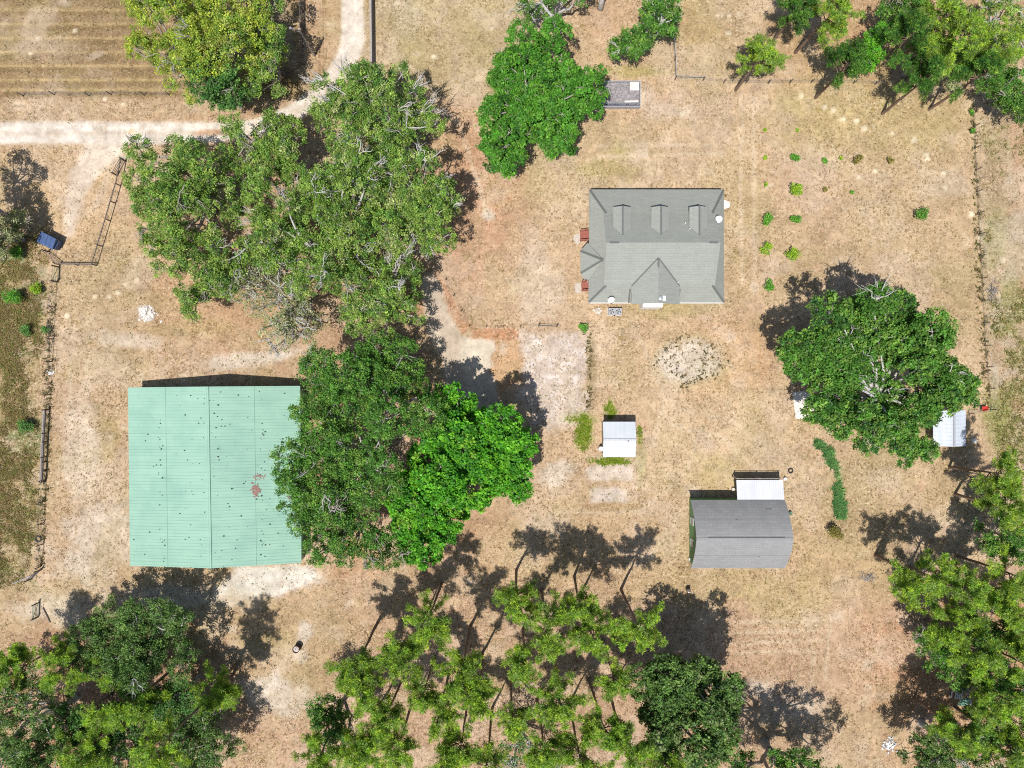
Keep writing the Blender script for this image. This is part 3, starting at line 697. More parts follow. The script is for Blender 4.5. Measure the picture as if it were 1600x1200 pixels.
def dish(px, py, z, label, az):
    o = W(px, py, z); e = empty("satellite_dish", o, label, "satellite dish", "satellite dishes on the house roof", az)
    mb = MB(); R = .42; tl = math.radians(48); n = 20
    rings = []
    for k in range(6):
        r = R*k/5; zz = .35*(r/R)**2*R
        rings.append([(r*math.cos(2*math.pi*i/n), r*math.sin(2*math.pi*i/n)*1.1, zz) for i in range(n)])
    def rot(p): x, y, z_ = p; return (x, y*math.cos(tl) - z_*math.sin(tl), y*math.sin(tl) + z_*math.cos(tl) + .45)
    for k in range(5):
        for i in range(n):
            j = (i+1) % n; mb.face([rot(rings[k][i]), rot(rings[k][j]), rot(rings[k+1][j]), rot(rings[k+1][i])])
    mb.build("reflector", M['white'], e)
    mb = MB(); mb.tube([(0, .05, -.35), (0, .05, .25), rot((0, 0, -.02))], .035, 8); mb.build("mast", M['greymetal'], e)
    mb = MB(); mb.tube([rot((0, -.5, .1)), rot((0, -.25, .55))], .025, 6); a = np.array(rot((0, -.22, .58))); mb.box(a-.06, a+.06); mb.build("feed_arm", M['darkmetal'], e)
dish(1122, 343, 4.25, "white satellite dish on the north-east roof hip of the house", math.radians(-40))
dish(953.5, 468, 3.45, "white satellite dish on the roof edge above the air conditioners", math.radians(10))

def ac(px, py, label):
    o = W(px, py, .8); o[2] = 0; e = empty("air_conditioner", o, label, "air conditioner", "outdoor cooling units behind the house")
    s_ = .40; mb = MB(); mb.box((-s_, -s_, .06), (s_, s_, .80)); mb.build("cabinet", M['greymetal'], e)
    mb = MB(); mb.box((-s_-.1, -s_-.1, 0), (s_+.1, s_+.1, .06)); mb.build("base_pad", M['concrete'], e)
    mb = MB()
    for r in (.12, .32): mb.tube([(r*math.cos(t), r*math.sin(t), .835) for t in np.linspace(0, 6.283, 21)], .008, 5, 0, False)
    for k in range(4): a = k*math.pi/2; mb.bar((.05*math.cos(a), .05*math.sin(a), .832), (.32*math.cos(a), .32*math.sin(a), .832), .012, .012)
    mb.build("fan_guard", M['greymetal'], e)
    mb = MB(); mb.lathe([(.33, .803), (.0, .803)], (0, 0, 0), 20)
    mb.build("fan_opening", M['darkmetal'], e)
    mb = MB()
    for k in range(4):
        a = k*math.pi/2 + .4; u = np.array((math.cos(a), math.sin(a), 0)); v = np.array((-u[1], u[0], 0))
        mb.face([u*.06 - v*.04 + (0, 0, .815), u*.29 - v*.09 + (0, 0, .812), u*.29 + v*.08 + (0, 0, .822), u*.06 + v*.04 + (0, 0, .822)])
    mb.build("fan_blade", M['greymetal'], e)
ac(956, 486.5, "square air conditioner nearer the house corner with the dish")
ac(966.5, 486.5, "square air conditioner to the right of its twin")

def steps(px0, px1, py0, py1, label):
    a, b = W(px0, py1), W(px1, py0); o = ((a+b)/2)*(1, 1, 0); e = empty("porch_steps", o, label, "steps", "wooden steps up to the house porch")
    L = b[0]-a[0]; Wd = b[1]-a[1]; n = 3
    for k in range(n):
        mb = MB(); x0 = -L/2 + k*L/n; mb.box((x0, -Wd/2, .12+.16*k), (x0+L/n+.03, Wd/2, .17+.16*k)); mb.build("tread", M['redwood'], e)
    for sy in (-1, 1):
        mb = MB(); y = sy*Wd/2
        mb.bar((-L/2, y, .95), (L/2, y, 1.4), .09, .05); mb.bar((-L/2, y, .12), (L/2, y, .5), .05, .2)
        for t in (0.05, .5, .95): mb.bar((-L/2+L*t, y, 0.02), (-L/2+L*t, y, .95+.45*t), .08, .08)
        mb.build("railing", M['redwood'], e)
steps(906, 921, 361.5, 377, "red-stained wooden porch steps with open railing above the bay")
steps(908.5, 921, 441, 455, "red-stained wooden porch steps below the bay")
def slab(name, pts, z, label, mt='whiteslab', cat="slab"):
    mb = MB(); P = [W(x, y)[:2] for x, y in pts]; mb.prism(P, -.02, z); o = mb.build(name, M[mt]); tag(o, label, cat, None, "structure"); return o
slab("concrete_pad", [(897, 367), (906, 364), (908, 376), (903, 383), (896, 376)], .06, "small pale pad at the foot of the upper porch steps", 'concrete')
slab("concrete_pad", [(898, 443), (908, 442), (908, 458), (899, 458)], .06, "square pale pad at the foot of the lower porch steps", 'concrete')
slab("concrete_pad", [(1131, 312), (1141, 316), (1140, 324), (1131, 327)], .05, "small white pad at the right side of the house")
slab("concrete_pad", [(1238, 613), (1256, 611), (1276, 624), (1278, 650), (1258, 655), (1243, 654)], .05, "white concrete pad half under the big oak")

# ---- zinc-roofed shed
def small_gable(name, label, cat, cx0, cx1, cy0, cy1, ez, rz_, ridge, axis, roofm, wallm, nr):
    """axis 'x': ridge runs left-right at photo row `ridge`; 'y': ridge runs up-down at column `ridge`"""
    a, b = W(cx0, cy1, ez), W(cx1, cy0, ez); o = np.array(((a[0]+b[0])/2, (a[1]+b[1])/2, 0)); e = empty(name, o, label, cat)
    x0, y0, x1, y1 = a[0]-o[0], a[1]-o[1], b[0]-o[0], b[1]-o[1]; mb = MB()
    if axis == 'x':
        r = W(0, ridge, rz_)[1]-o[1]; r0, r1 = np.array((x0, r, rz_)), np.array((x1, r, rz_))
        s0, s1, n0, n1 = np.array((x0, y0, ez)), np.array((x1, y0, ez)), np.array((x0, y1, ez)), np.array((x1, y1, ez))
    else:
        r = W(ridge, 0, rz_)[0]-o[0]; r0, r1 = np.array((r, y0, rz_)), np.array((r, y1, rz_))
        s0, s1, n0, n1 = np.array((x0, y0, ez)), np.array((x0, y1, ez)), np.array((x1, y0, ez)), np.array((x1, y1, ez))
    mb.shell(orient([[s0, s1, r1, r0], [r0, r1, n1, n0]]), .04)
    for e0, e1 in ((s0, s1), (n0, n1)): ribs(mb, r0, r1, e0, e1, nr, .05, .04)
    mb.build("roof", M[roofm], e)
    mb = MB(); mb.bar(r0 + (0, 0, .045), r1 + (0, 0, .045), .26, .025); mb.build("ridge_cap", M['greymetal'], e)
    return e, x0, y0, x1, y1
e, x0, y0, x1, y1 = small_gable("shed", "small shed with pale zinc roof beside a lush green grass patch", "shed", 942, 993, 659, 714, 2.2, 2.72, 687, 'x', 'shedsheet', 'white', 13)
mb = MB()
for a, b in (((x0+.2, y0+.25), (x1-.2, y0+.25)), ((x1-.2, y0+.25), (x1-.2, y1-.25)), ((x1-.2, y1-.25), (x0+.2, y1-.25)), ((x0+.2, y1-.25), (x0+.2, y0+.25))):
    mb.bar((*a, 1.07), (*b, 1.07), .08, 2.14)
mb.build("wall", M['greywood'], e)
mb = MB(); mb.box((x0+1.2, y0+.18, .05), (x0+2.3, y0+.23, 1.95)); mb.build("door", M['white'], e)
mb = MB(); p = W(981.5, 689.5, 2.7); mb.lathe([(.07, 0), (.07, .35), (.11, .36), (.0, .42)], (p[0]-e.location[0], p[1]-e.location[1], 2.5), 10); mb.build("vent_pipe", M['greymetal'], e)
def tank(px, py, r, h, label, m='white', name="drum"):
    o = W(px, py); t_ = MB(); t_.lathe([(r*.96, 0), (r, .04), (r, h*.33), (r*1.03, h*.35), (r, h*.37), (r, h*.66), (r*1.03, h*.68), (r, h*.70), (r, h-.04), (r*.92, h), (r*.9, h-.03), (0, h-.03)], (0, 0, 0), 18)
    ob = t_.build(name, M[m], None, True); ob.location = tuple(o); tag(ob, label, "drum"); return ob
tank(938, 700.5, .3, .9, "white drum against the left wall of the zinc-roofed shed")

# ---- arched grey barn with green gable wall and white lean-to
AZ, AR = 2.5, 5.0
y_s, y_n = W(0, 888, AZ)[1], W(0, 781.5, AZ)[1]; xl, xr = W(1079.5, 0, AZ)[0], W(1226.5, 0, AZ)[0]; ym = (y_s+y_n)/2
ao = np.array(((xl+xr)/2, ym, 0)); arch = empty("arched_barn", ao, "grey shingled barn with arched roof and green end wall", "barn")
hw = (y_n-y_s)/2; hl = (xr-xl)/2
prof = []
for k in range(21):
    t = -1 + 2*k/20; u = abs(t); prof.append((t*hw, AZ + (AR-AZ)*(1 - u**1.75*0.78 - 0.22*u)))
mb = MB()
mb.shell(orient([[(-hl, prof[k][0], prof[k][1]), (hl, prof[k][0], prof[k][1]), (hl, prof[k+1][0], prof[k+1][1]), (-hl, prof[k+1][0], prof[k+1][1])] for k in range(20)]), .12)
def zat(y): u = abs(y/hw); return AZ + (AR-AZ)*(1 - u**1.75*0.78 - 0.22*u)
for y, xa, xb, w_ in ((2.1, -hl, hl, .05), (-2.2, -hl, hl, .05), (0.0, -hl, hl, .24)):
    mb.bar((xa, y, zat(y)+.02), (xb, y, zat(y)+.02), w_, .03)
mb.bar((-hl+1.4, .18, zat(.18)+.03), (hl-1.0, .18, zat(.18)+.03), .07, .06, 1)
for y, xa, xb in ((3.2, 3.0, 3.8), (2.1, -.8, -.6), (-2.3, 1.9, 2.1)): mb.bar((xa, y, zat(y)+.02), (xb, y, zat(y)+.02), .05, .05, 1)
mb.build("roof", [M['greyroof'], M['darkmetal']], arch)
def endwall(x, m):
    w_ = MB(); pts = [(x, -hw+.15, 0), (x, hw-.15, 0)] + [(x, max(-hw+.15, min(hw-.15, p[0])), p[1]-.13) for p in prof[::-1]]
    n = len(pts); w_.face(pts); w_.face([(px+.1, py, pz) for px, py, pz in pts][::-1])
    return w_.build("end_wall", m, arch)
ew = endwall(-hl+.45, M['greenwall']); endwall(hl-.5, M['greenwall'])
for yy in (1.35, -1.25):
    w_ = MB(); x = -hl+.40
    for a, b in (((x, yy-.42, 1.0), (x, yy+.42, 1.0)), ((x, yy-.42, 2.0), (x, yy+.42, 2.0)), ((x, yy-.42, 1.0), (x, yy-.42, 2.0)), ((x, yy+.42, 1.0), (x, yy+.42, 2.0))): w_.bar(a, b, .055, .055)
    wi = w_.build("window", M['white'], arch)
    w_ = MB(); w_.box((x+.0, yy-.38, 1.04), (x+.04, yy+.38, 1.96)); w_.build("pane", M['glass'], wi)
for sy in (-1, 1):
    w_ = MB(); w_.box((-hl+.5, sy*(hw-.2)-.06, 0), (hl-.55, sy*(hw-.2)+.06, AZ-.1)); w_.build("side_wall", M['greenwall'], arch)
# lean-to
a, b = W(1152.5, 781.5, 2.55), W(1224.5, 750, 2.1)
lo_ = np.array(((a[0]+b[0])/2, (a[1]+b[1])/2, 0)); lt = empty("lean_to", lo_, "white ribbed lean-to roof against the grey arched barn", "lean-to")
x0, x1, ys0, yn0 = a[0]-lo_[0], W(1224.5, 0, 2.3)[0]-lo_[0], W(0, 780.8, 2.5)[1]-lo_[1], W(0, 750, 2.1)[1]-lo_[1]
mb = MB(); p = [np.array(v) for v in ((x0, ys0, 2.46), (x1, ys0, 2.46), (x1, yn0, 2.1), (x0, yn0, 2.1))]
mb.shell(orient([p]), .04); ribs(mb, p[0], p[1], p[3], p[2], 22, .05, .04); mb.build("roof", M['whitesheet'], lt)
for x in (x0+.15, 0, x1-.15):
    m_ = MB(); m_.box((x-.06, yn0+.1, 0), (x+.06, yn0+.22, 2.04)); m_.build("post", M['greywood'], lt)
mb = MB(); mb.bar((x0, yn0+.16, 1.98), (x1, yn0+.16, 1.98), .06, .14); mb.build("beam", M['greywood'], lt)
tank(1225.5, 748, .2, .4, "small white tub at the corner of the lean-to", 'white', "tub")
tank(1233.5, 801, .22, .45, "pale green tub at the right end of the arched barn", 'greengate', "tub")
tank(1519.5, 688, .26, .55, "white tub in the weeds right of the metal carport", 'white', "tub")
tank(1144.5, 764, .2, .4, "cream tub left of the lean-to", 'whiteslab', "tub")
tank(1078, 873, .22, .4, "pale tub at the lower corner of the green end wall", 'white', "tub")

# ---- carport by the oak
e, x0, y0, x1, y1 = small_gable("carport", "small galvanised metal carport half under the big oak", "carport", 1458, 1509, 641, 697, 2.2, 3.0, 1491, 'y', 'bluesheet', 'white', 9)
for x in (x0+.15, x1-.15):
    for y in (y0+.15, y1-.15): m_ = MB(); m_.box((x-.04, y-.04, 0), (x+.04, y+.04, 2.16)); m_.build("post", M['greymetal'], e)

# ---- open bin beside the round tree
a, b = W(939, 170), W(998.5, 131); o = (a+b)/2*(1, 1, 0)
bn = empty("open_bin", o, "low grey open-topped bin with a painted shade strip beside the round tree", "bin")
x0, y0, x1, y1 = a[0]-o[0], a[1]-o[1], b[0]-o[0], b[1]-o[1]
mb = MB()
for p, q in (((x0, y0), (x1, y0)), ((x1, y0), (x1, y1)), ((x1, y1), (x0, y1)), ((x0, y1), (x0, y0))): mb.bar((*p, .4), (*q, .4), .1, .8)
mb.build("side_wall", M['greymetal'], bn)
mb = MB(); mb.box((x0+.05, y0+.05, .02), (x1-.05, y0+.75, .16)); mb.build("shade_strip", M['painted_shade'], bn)  # dark strip stands in for shade along the inside of the south wall
mb = MB(); rr = np.random.default_rng(8); gx_ = np.linspace(x0+.06, x1-.06, 40); gy_ = np.linspace(y0+.45, y1-.06, 26); Z = .35 + .25*rr.random((26, 40)); Z[:2] = .1 + .12*rr.random((2, 40)); Z[2:5] *= .8
for j in range(25):
    for i in range(39): mb.face([(gx_[i], gy_[j], Z[j, i]), (gx_[i+1], gy_[j], Z[j, i+1]), (gx_[i+1], gy_[j+1], Z[j+1, i+1]), (gx_[i], gy_[j+1], Z[j+1, i])])
mb.build("debris_fill", M['earth'], bn)
mb = MB(); mb.box((x1-1.25, y1-1.1, .60), (x1-.12, y1-.08, .66)); mb.build("white_board", M['whiteslab'], bn)
mb = MB(); mb.bar((x1-1.9, y0+.62, .66), (x1-.2, y0+.66, .66), .22, .05); mb.build("pale_plank", M['whiteslab'], bn)
mb = MB(); mb.bar((x0, y0+.36, .82), (x1, y0+.36, .82), .06, .05); mb.build("rim_rail", M['greymetal'], bn)

# ---- blue dumpster
o = W(85.5, 379.5, 0); dm = empty("dumpster", o, "blue steel dumpster with twin lids by the paddock gate", "dumpster", None, math.radians(-27))
L, D = 1.02, .66
mb = MB()
P0 = [(-L*.94, -D*.9, .06), (L*.94, -D*.9, .06), (L*.94, D*.95, .06), (-L*.94, D*.95, .06)]; P1 = [(-L, -D, 1.35), (L, -D, 1.35), (L, D, 1.6), (-L, D, 1.6)]
for i in range(4): j = (i+1) % 4; mb.face([P0[i], P0[j], P1[j], P1[i]])
mb.face(P0[::-1])
for x in (-L*.5, 0, L*.5): mb.bar((x*.97, -D*.93-.04, .1), (x, -D-.04, 1.3), .08, .06)
mb.build("body", M['blue'], dm)
for sx in (-1, 1):
    mb = MB(); mb.shell(orient([[(sx*.02, -D-.05, 1.40), (sx*(L+.04), -D-.05, 1.40), (sx*(L+.04), D+.03, 1.66), (sx*.02, D+.03, 1.66)]]), .05)
    mb.bar((sx*L*.5, -D, 1.42), (sx*L*.5, D, 1.675), .12, .03); mb.build("lid", M['blue'], dm)
for sx in (-1, 1):
    mb = MB(); mb.box((sx*(L+.05)-.06, -.5, .95), (sx*(L+.05)+.06, .5, 1.1)); mb.build("fork_pocket", M['blue'], dm)

# ---- utility pole with lamp and wire
ub = W(491.5, 87); up_ = empty("utility_pole", ub, "tall wooden utility pole with street lamp by the road bend", "utility pole")
hp = 6.4
mb = MB(); mb.tube([(0, 0, 0), (0.02, -.02, hp)], [.15, .10], 10); mb.build("pole", M['greywood'], up_)
mb = MB(); mb.tube([(0, 0, hp-.9), (-.5, .15, hp-.45), (-.95, .28, hp-.35)], .035, 6); mb.build("lamp_arm", M['greymetal'], up_)
mb = MB(); mb.lathe([(0, .14), (.1, .12), (.17, -.02), (.18, -.1), (0, -.1)], (-1.05, .3, hp-.35), 14); mb.build("lamp", M['greymetal'], up_)
mb = MB(); mb.lathe([(.08, 0), (.09, .18), (.05, .25), (0, .25)], (.0, .2, hp-.5), 10); mb.build("insulator", M['white'], up_)
pts = [(0.0, .2, hp-.3)]
for k in range(1, 13): t = k/12; pts.append((0.2*t, .2 + 42*t, hp - .3 - 1.6*math.sin(math.pi*t)*.6 + .3*t))
mb = MB(); mb.tube(pts, .02, 5); mb.build("service_wire", M['wire'], up_)
mb = MB(); mb.tube([(.1, -.05, hp-.8), (1.2, -2.2, .05)], .012, 5); mb.build("guy_wire", M['wire'], up_)

# ------------------------------------------------------------------ fences
def along(pts, step):
    P = [np.array(W(*p)) for p in pts]; out = []
    for i in range(len(P)-1):
        d = P[i+1]-P[i]; L = np.linalg.norm(d); n = max(1, round(L/step))
        for k in range(n): out.append(P[i] + d*k/n)
    out.append(P[-1]); return out
def fence(name, label, pts, h, step, pw, rails, railm, postm, rw=.03, rh=.14, wires=(), round_=True, seed=0, cat="fence", group=None, jit=.04):
    ps = along(pts, step); o = ps[0]*(1, 1, 0); e = empty(name, o, label, cat, group); r = random.Random(seed)
    tops = []
    for p in ps:
        q = p - o; m_ = MB(); hh = h*r.uniform(.95, 1.06); tx, ty = r.uniform(-jit, jit), r.uniform(-jit, jit)
        if round_: m_.tube([(q[0], q[1], 0), (q[0]+tx, q[1]+ty, hh)], [pw/2*1.1, pw/2], 8)
        else: m_.box((q[0]-pw/2, q[1]-pw/2, 0), (q[0]+pw/2, q[1]+pw/2, hh))
        m_.build("post", M[postm], e); tops.append(q)
    for z in rails:
        m_ = MB()
        for a, b in zip(tops[:-1], tops[1:]): m_.bar((a[0], a[1]+.0, z + r.uniform(-.03, .03)), (b[0], b[1], z + r.uniform(-.03, .03)), rw, rh)
        m_.build("rail", M[railm], e)
    if wires:
        m_ = MB()
        for z in wires:
            for a, b in zip(tops[:-1], tops[1:]): m_.tube([(a[0], a[1], z), ((a[0]+b[0])/2, (a[1]+b[1])/2, z-.03), (b[0], b[1], z)], .010, 4)
        m_.build("wire_strand", M['wire'], e)
    return e
fence("board_fence", "dark wooden board fence round the yellow-green oaks by the road bend", [(474, -60), (474, 45), (475, 101), (448, 121), (424, 145)], 1.5, 2.4, .16, (.35, .8, 1.35), 'oldwood', 'oldwood', .05, .2, (), False, 1)
fence("rail_fence", "weathered grey rail fence right of the upper road", [(581, -60), (582, 20), (583, 103)], 1.3, 2.15, .2, (.5, 1.25), 'greywood', 'greywood', .26, .10, (), True, 2)
fence("paddock_fence", "dark paddock fence stepping down the left of the spreading oaks", [(196, 252), (188, 290), (172, 345), (160, 385), (151, 415), (94, 414)], 1.15, 2.3, .14, (1.05,), 'oldwood', 'oldwood', .10, .10, (.3, .55, .8), True, 3)
fence("pipe_fence", "pale top rail fence under the boughs at the road corner", [(196, 251), (240, 249), (300, 250)], 1.15, 2.6, .12, (1.08,), 'greymetal', 'oldwood', .07, .07, (.4, .75), True, 4)
fence("wire_fence", "post and wire fence dividing the left scrub from the barn yard", [(88, 441), (85, 480), (83, 530), (79, 600), (76, 640), (71, 750), (67, 850), (64, 885)], 1.25, 3.0, .13, (), 'wire', 'oldwood', .03, .1, (.3, .6, .9, 1.15), True, 5)
fence("top_rail", "dark weathered rail stretch of fence smothered in vines left of the barn", [(76.5, 640), (73.5, 690), (71, 752)], 1.0, 3.0, .16, (.6, .95), 'greywood', 'oldwood', .16, .12, (), True, 6)
fence("wire_fence", "sparse post fence along the lower edge of the mown field", [(37, 150), (85, 148), (140, 150), (174, 148), (226, 149), (265, 149)], 1.2, 20, .12, (), 'wire', 'oldwood', .03, .1, (.35, .7, 1.05), True, 7)
fence("wire_fence", "line of short dark posts edging the lawn above the lime pad", [(690, 424), (697, 437), (709, 462), (721, 486), (733, 510), (760, 511), (786, 511), (813, 510), (841, 509)], .75, 5, .12, (), 'wire', 'oldwood', .03, .1, (.6,), True, 8)
fence("wire_fence", "long post and wire fence along the right edge of the pasture", [(1512, 150), (1519, 165), (1525, 300), (1531, 400), (1538, 540), (1547, 640), (1512, 645)], 1.25, 2.6, .12, (), 'wire', 'oldwood', .03, .1, (.3, .6, .9, 1.15), True, 9)
fence("wire_fence", "post and wire fence crossing below the top-right pines", [(1098, 126), (1130, 130), (1200, 131), (1300, 129), (1400, 134), (1512, 150)], 1.2, 3.2, .12, (), 'wire', 'oldwood', .03, .1, (.4, .8, 1.1), True, 10)
fence("pipe_fence", "short pale rail at the fence corner above the pasture", [(1050, 60), (1053, 95), (1054, 125), (1098, 126)], 1.2, 2.6, .12, (1.1,), 'greymetal', 'oldwood', .06, .06, (.5,), True, 11)
def gate(name, a, b, h, label, mt, nr=4, diag=True, cat="gate"):
    A_, B_ = np.array(W(*a)), np.array(W(*b)); o = (A_+B_)/2; e = empty(name, o, label, cat); A_ = A_-o; B_ = B_-o
    m_ = MB()
    for k in range(nr):
        z = .15 + (h-.15)*k/(nr-1); m_.tube([A_ + (0, 0, z), B_ + (0, 0, z)], .03, 6)
    m_.tube([A_ + (0, 0, .12), A_ + (0, 0, h+.02)], .035, 6); m_.tube([B_ + (0, 0, .12), B_ + (0, 0, h+.02)], .035, 6)
    if diag: m_.tube([A_ + (0.02, 0.02, .15), B_ + (0.02, 0.02, h)], .025, 6)
    m_.build("gate_frame", M[mt], e)
    for p in (A_, B_):
        m_ = MB(); m_.tube([p*1.06, p*1.06 + (0, 0, h+.25)], [.09, .08], 8); m_.build("gate_post", M['oldwood'], e)
gate("field_gate", (77, 394), (94, 413), 1.2, "brown wooden gate between the blue dumpster and the paddock fence", 'oldwood')
gate("tube_gate", (92, 418), (91, 440), 1.2, "green metal tube gate below the brown wooden gate", 'greengate')
gate("tube_gate", (184, 274), (196, 252), 1.2, "dark tube gate at the road corner of the paddock", 'darkmetal', 5)
gate("hoop_gate", (842, 509), (869, 510), .8, "low dark gate at the right end of the lawn posts", 'darkmetal', 2, False)
gate("tube_gate", (65, 890), (50, 904), 1.2, "dark gate at the lower end of the left wire fence", 'darkmetal')
gate("tube_gate", (61, 942), (60, 963), 1.1, "grey-green gate panel standing alone in the lower left yard", 'greengate', 5)

# ------------------------------------------------------------------ small things in the yard
def tyre(px, py, R, label, r=.09, z=None):
    o = W(px, py); m_ = MB(); n = 20
    pts = [(R*math.cos(t), R*math.sin(t), z if z else r) for t in np.linspace(0, 2*math.pi, n+1)]
    m_.tube(pts, r, 8, 0, False); ob = m_.build("tyre", M['rubber'], None, True); ob.location = tuple(o); tag(ob, label, "tyre")
tyre(1235, 735.5, .26, "small black tyre lying in the grass above the lean-to")
tyre(60.5, 842, .34, "black tyre ring lying by the left wire fence")
o = W(466, 1010.5); fr = empty("burn_barrel", o, "rusty open burn barrel with pale ash on scorched grass", "barrel")
mb = MB(); R = .42; mb.lathe([(R, 0), (R, .3), (R+.02, .32), (R, .34), (R, .6), (R+.02, .62), (R, .64), (R, .92), (R+.03, .95), (R-.03, .95), (R-.04, .6), (R-.04, .05)], (0, 0, 0), 24); mb.build("drum_wall", M['rust'], fr, True)
mb = MB(); rr = random.Random(2); mb.lathe([(R-.05, .82), (.25, .84), (.12, .88), (0, .86)], (0, 0, 0), 16)
for _ in range(7): a, d_ = rr.random()*6.28, rr.uniform(0, .26); x, y = d_*math.cos(a), d_*math.sin(a); mb.box((x-.06, y-.05, .8), (x+.06, y+.05, .92), 1, a)
mb.build("ash", [M['ash'], M['whiteslab']], fr)
o = W(1074, 922); st = empty("stub_post", o, "short pale stub post alone in the dry grass below the arched barn", "post")
mb = MB(); mb.tube([(-.1, 0, 0), (-.1, 0, .95)], .07, 8); mb.tube([(.12, -.06, 0), (.12, -.06, .85)], .06, 8); mb.build("stake", M['whiteslab'], st)
mb = MB(); mb.box((-.24, .06, 0), (.22, .34, .9)); mb.build("shadow_board", M['oldwood'], st)  # dark board added in place of the shadow behind the stakes
o = W(73, 960); mb = MB(); a, b = W(67.5, 949)-o, W(79, 972.5)-o; mb.tube([a + (0, 0, .08), (a+b)/2 + (.03, 0, .09), b + (0, 0, .07)], .075, 8)
lg = mb.build("fence_rail", M['oldwood']); lg.location = tuple(o); tag(lg, "loose dark rail lying in the lower left yard", "rail")
o = W(36, 905); mb = MB(); mb.tube([W(20, 912)-o + (0, 0, .06), W(50, 899)-o + (0, 0, .06)], .06, 8)
lg = mb.build("pipe", M['greymetal']); lg.location = tuple(o); tag(lg, "pale pipe lying at the lower left yard edge", "pipe")
# red wheelbarrow
o = W(1534.5, 638); wb = empty("wheelbarrow", o, "red wheelbarrow in the fence corner near the carport", "wheelbarrow", None, math.radians(8))
mb = MB(); P0 = [(-.2, -.14, .35), (.18, -.14, .3), (.18, .14, .3), (-.2, .14, .35)]; P1 = [(-.4, -.28, .62), (.36, -.24, .6), (.36, .24, .6), (-.4, .28, .62)]
for i in range(4): j = (i+1) % 4; mb.face([P0[i], P0[j], P1[j], P1[i]])
mb.face(P0); mb.tube(P1 + [P1[0]], .025, 6); mb.build("tray", M['red'], wb)
mb = MB()
for s_ in (-1, 1): mb.tube([(.62, s_*.05, .2), (0, s_*.22, .32), (-.85, s_*.28, .55)], .025, 6); mb.tube([(-.2, s_*.24, .36), (-.3, s_*.26, .0)], .02, 6)
mb.build("handle_frame", M['darkmetal'], wb)
mb = MB(); mb.tube([(.62+.16*math.cos(t), 0, .2+.16*math.sin(t)) for t in np.linspace(0, 6.283, 17)], .045, 8, 0, False); mb.build("wheel", M['rubber'], wb)
# boards under the right-hand pines, tarp, scrap heap
o = W(1493, 1082); pl = empty("board_stack", o, "stack of pale boards under the right-hand pines", "boards", None, math.radians(-10))
for k in range(6):
    mb = MB(); x = -.62 + k*.25; mb.box((x, -.7, .12), (x+.17, .75, .17)); mb.build("board", M['redwood'] if k == 1 else M['whiteslab'], pl)
mb = MB()
for y in (-.6, .55): mb.box((-.65, y, 0), (.85, y+.1, .12))
mb.build("bearer", M['greywood'], pl)
o = W(1503, 1096); rr = np.random.default_rng(4); mb = MB(); n = 9; Zt = .18 + .25*rr.random((n, n))
Zt[0] = Zt[-1] = 0.01; Zt[:, 0] = Zt[:, -1] = 0.01
for j in range(n-1):
    for i in range(n-1):
        f = lambda a, b: (-.6+1.2*a/(n-1)+.5*b/(n-1), -.5+.9*b/(n-1), Zt[b, a]); mb.face([f(i, j), f(i+1, j), f(i+1, j+1), f(i, j+1)])
tp = mb.build("tarp", rough_mat("faded_green_tarp", A(170, 214, 190), A(130, 180, 156), 2, .6)); tp.location = tuple(o); tag(tp, "crumpled faded green tarp beside the board stack", "tarp")
def rubble(px, py, n, ext_, label, cols, seed, name="scrap_heap", cat="scrap heap"):
    o = W(px, py); r = random.Random(seed); n = min(n, 100); e = empty(name, o, label, cat)
    piece = {"scrap_heap": "scrap_piece", "rubble_heap": "rubble_chunk", "stone_heap": "stone", "brush_heap": "dead_stick"}[name]
    for _ in range(n):
        x, y = r.gauss(0, ext_[0]), r.gauss(0, ext_[1]); s_ = r.uniform(.05, .2); z = max(0, .25 - .5*math.hypot(x, y)/max(ext_))*r.random()
        k = r.choice(cols); a = r.random()*6.28; mb = MB(); wd, th = s_*r.uniform(.5, 1.5), r.uniform(.03, .1)
        if name == "brush_heap": s_ *= 2.2; wd = th = .035
        mb.bar((x-s_*math.cos(a), y-s_*math.sin(a), z+.04), (x+s_*math.cos(a), y+s_*math.sin(a), z+.04+r.uniform(-.02, .12)), wd, th)
        mb.build(piece, M[k], e)
rubble(1390, 1162, 60, (.5, .55), "scrap heap of pale and blue pieces at the lower right shade edge", ['white', 'whiteslab', 'greymetal', 'bluesheet'], 3)
rubble(1524, 1099, 26, (.55, .3), "white scrap beside the green tarp", ['white', 'whiteslab', 'greywood'], 4)
rubble(229, 490, 110, (.6, .4), "heap of broken white rubble left of the lone low oak", ['whiteslab', 'white', 'concrete'], 5, "rubble_heap", "rubble heap")
rubble(934, 486, 20, (.3, .15), "small heap of pale stones near the house corner", ['whiteslab', 'concrete'], 6, "stone_heap", "stones")
rubble(1551, 455, 120, (.35, .6), "grey brush heap on the right verge beside the wire fence", ['greywood', 'greywood', 'oldwood', 'wire'], 7, "brush_heap", "brush heap")
rubble(80, 583, 14, (.2, .2), "white scrap by the left wire fence", ['white', 'greymetal'], 8)
rubble(1356, 902, 60, (.6, .3), "bare grey brush heap under the lower right pines", ['greywood', 'wire', 'oldwood'], 9, "brush_heap", "brush heap")

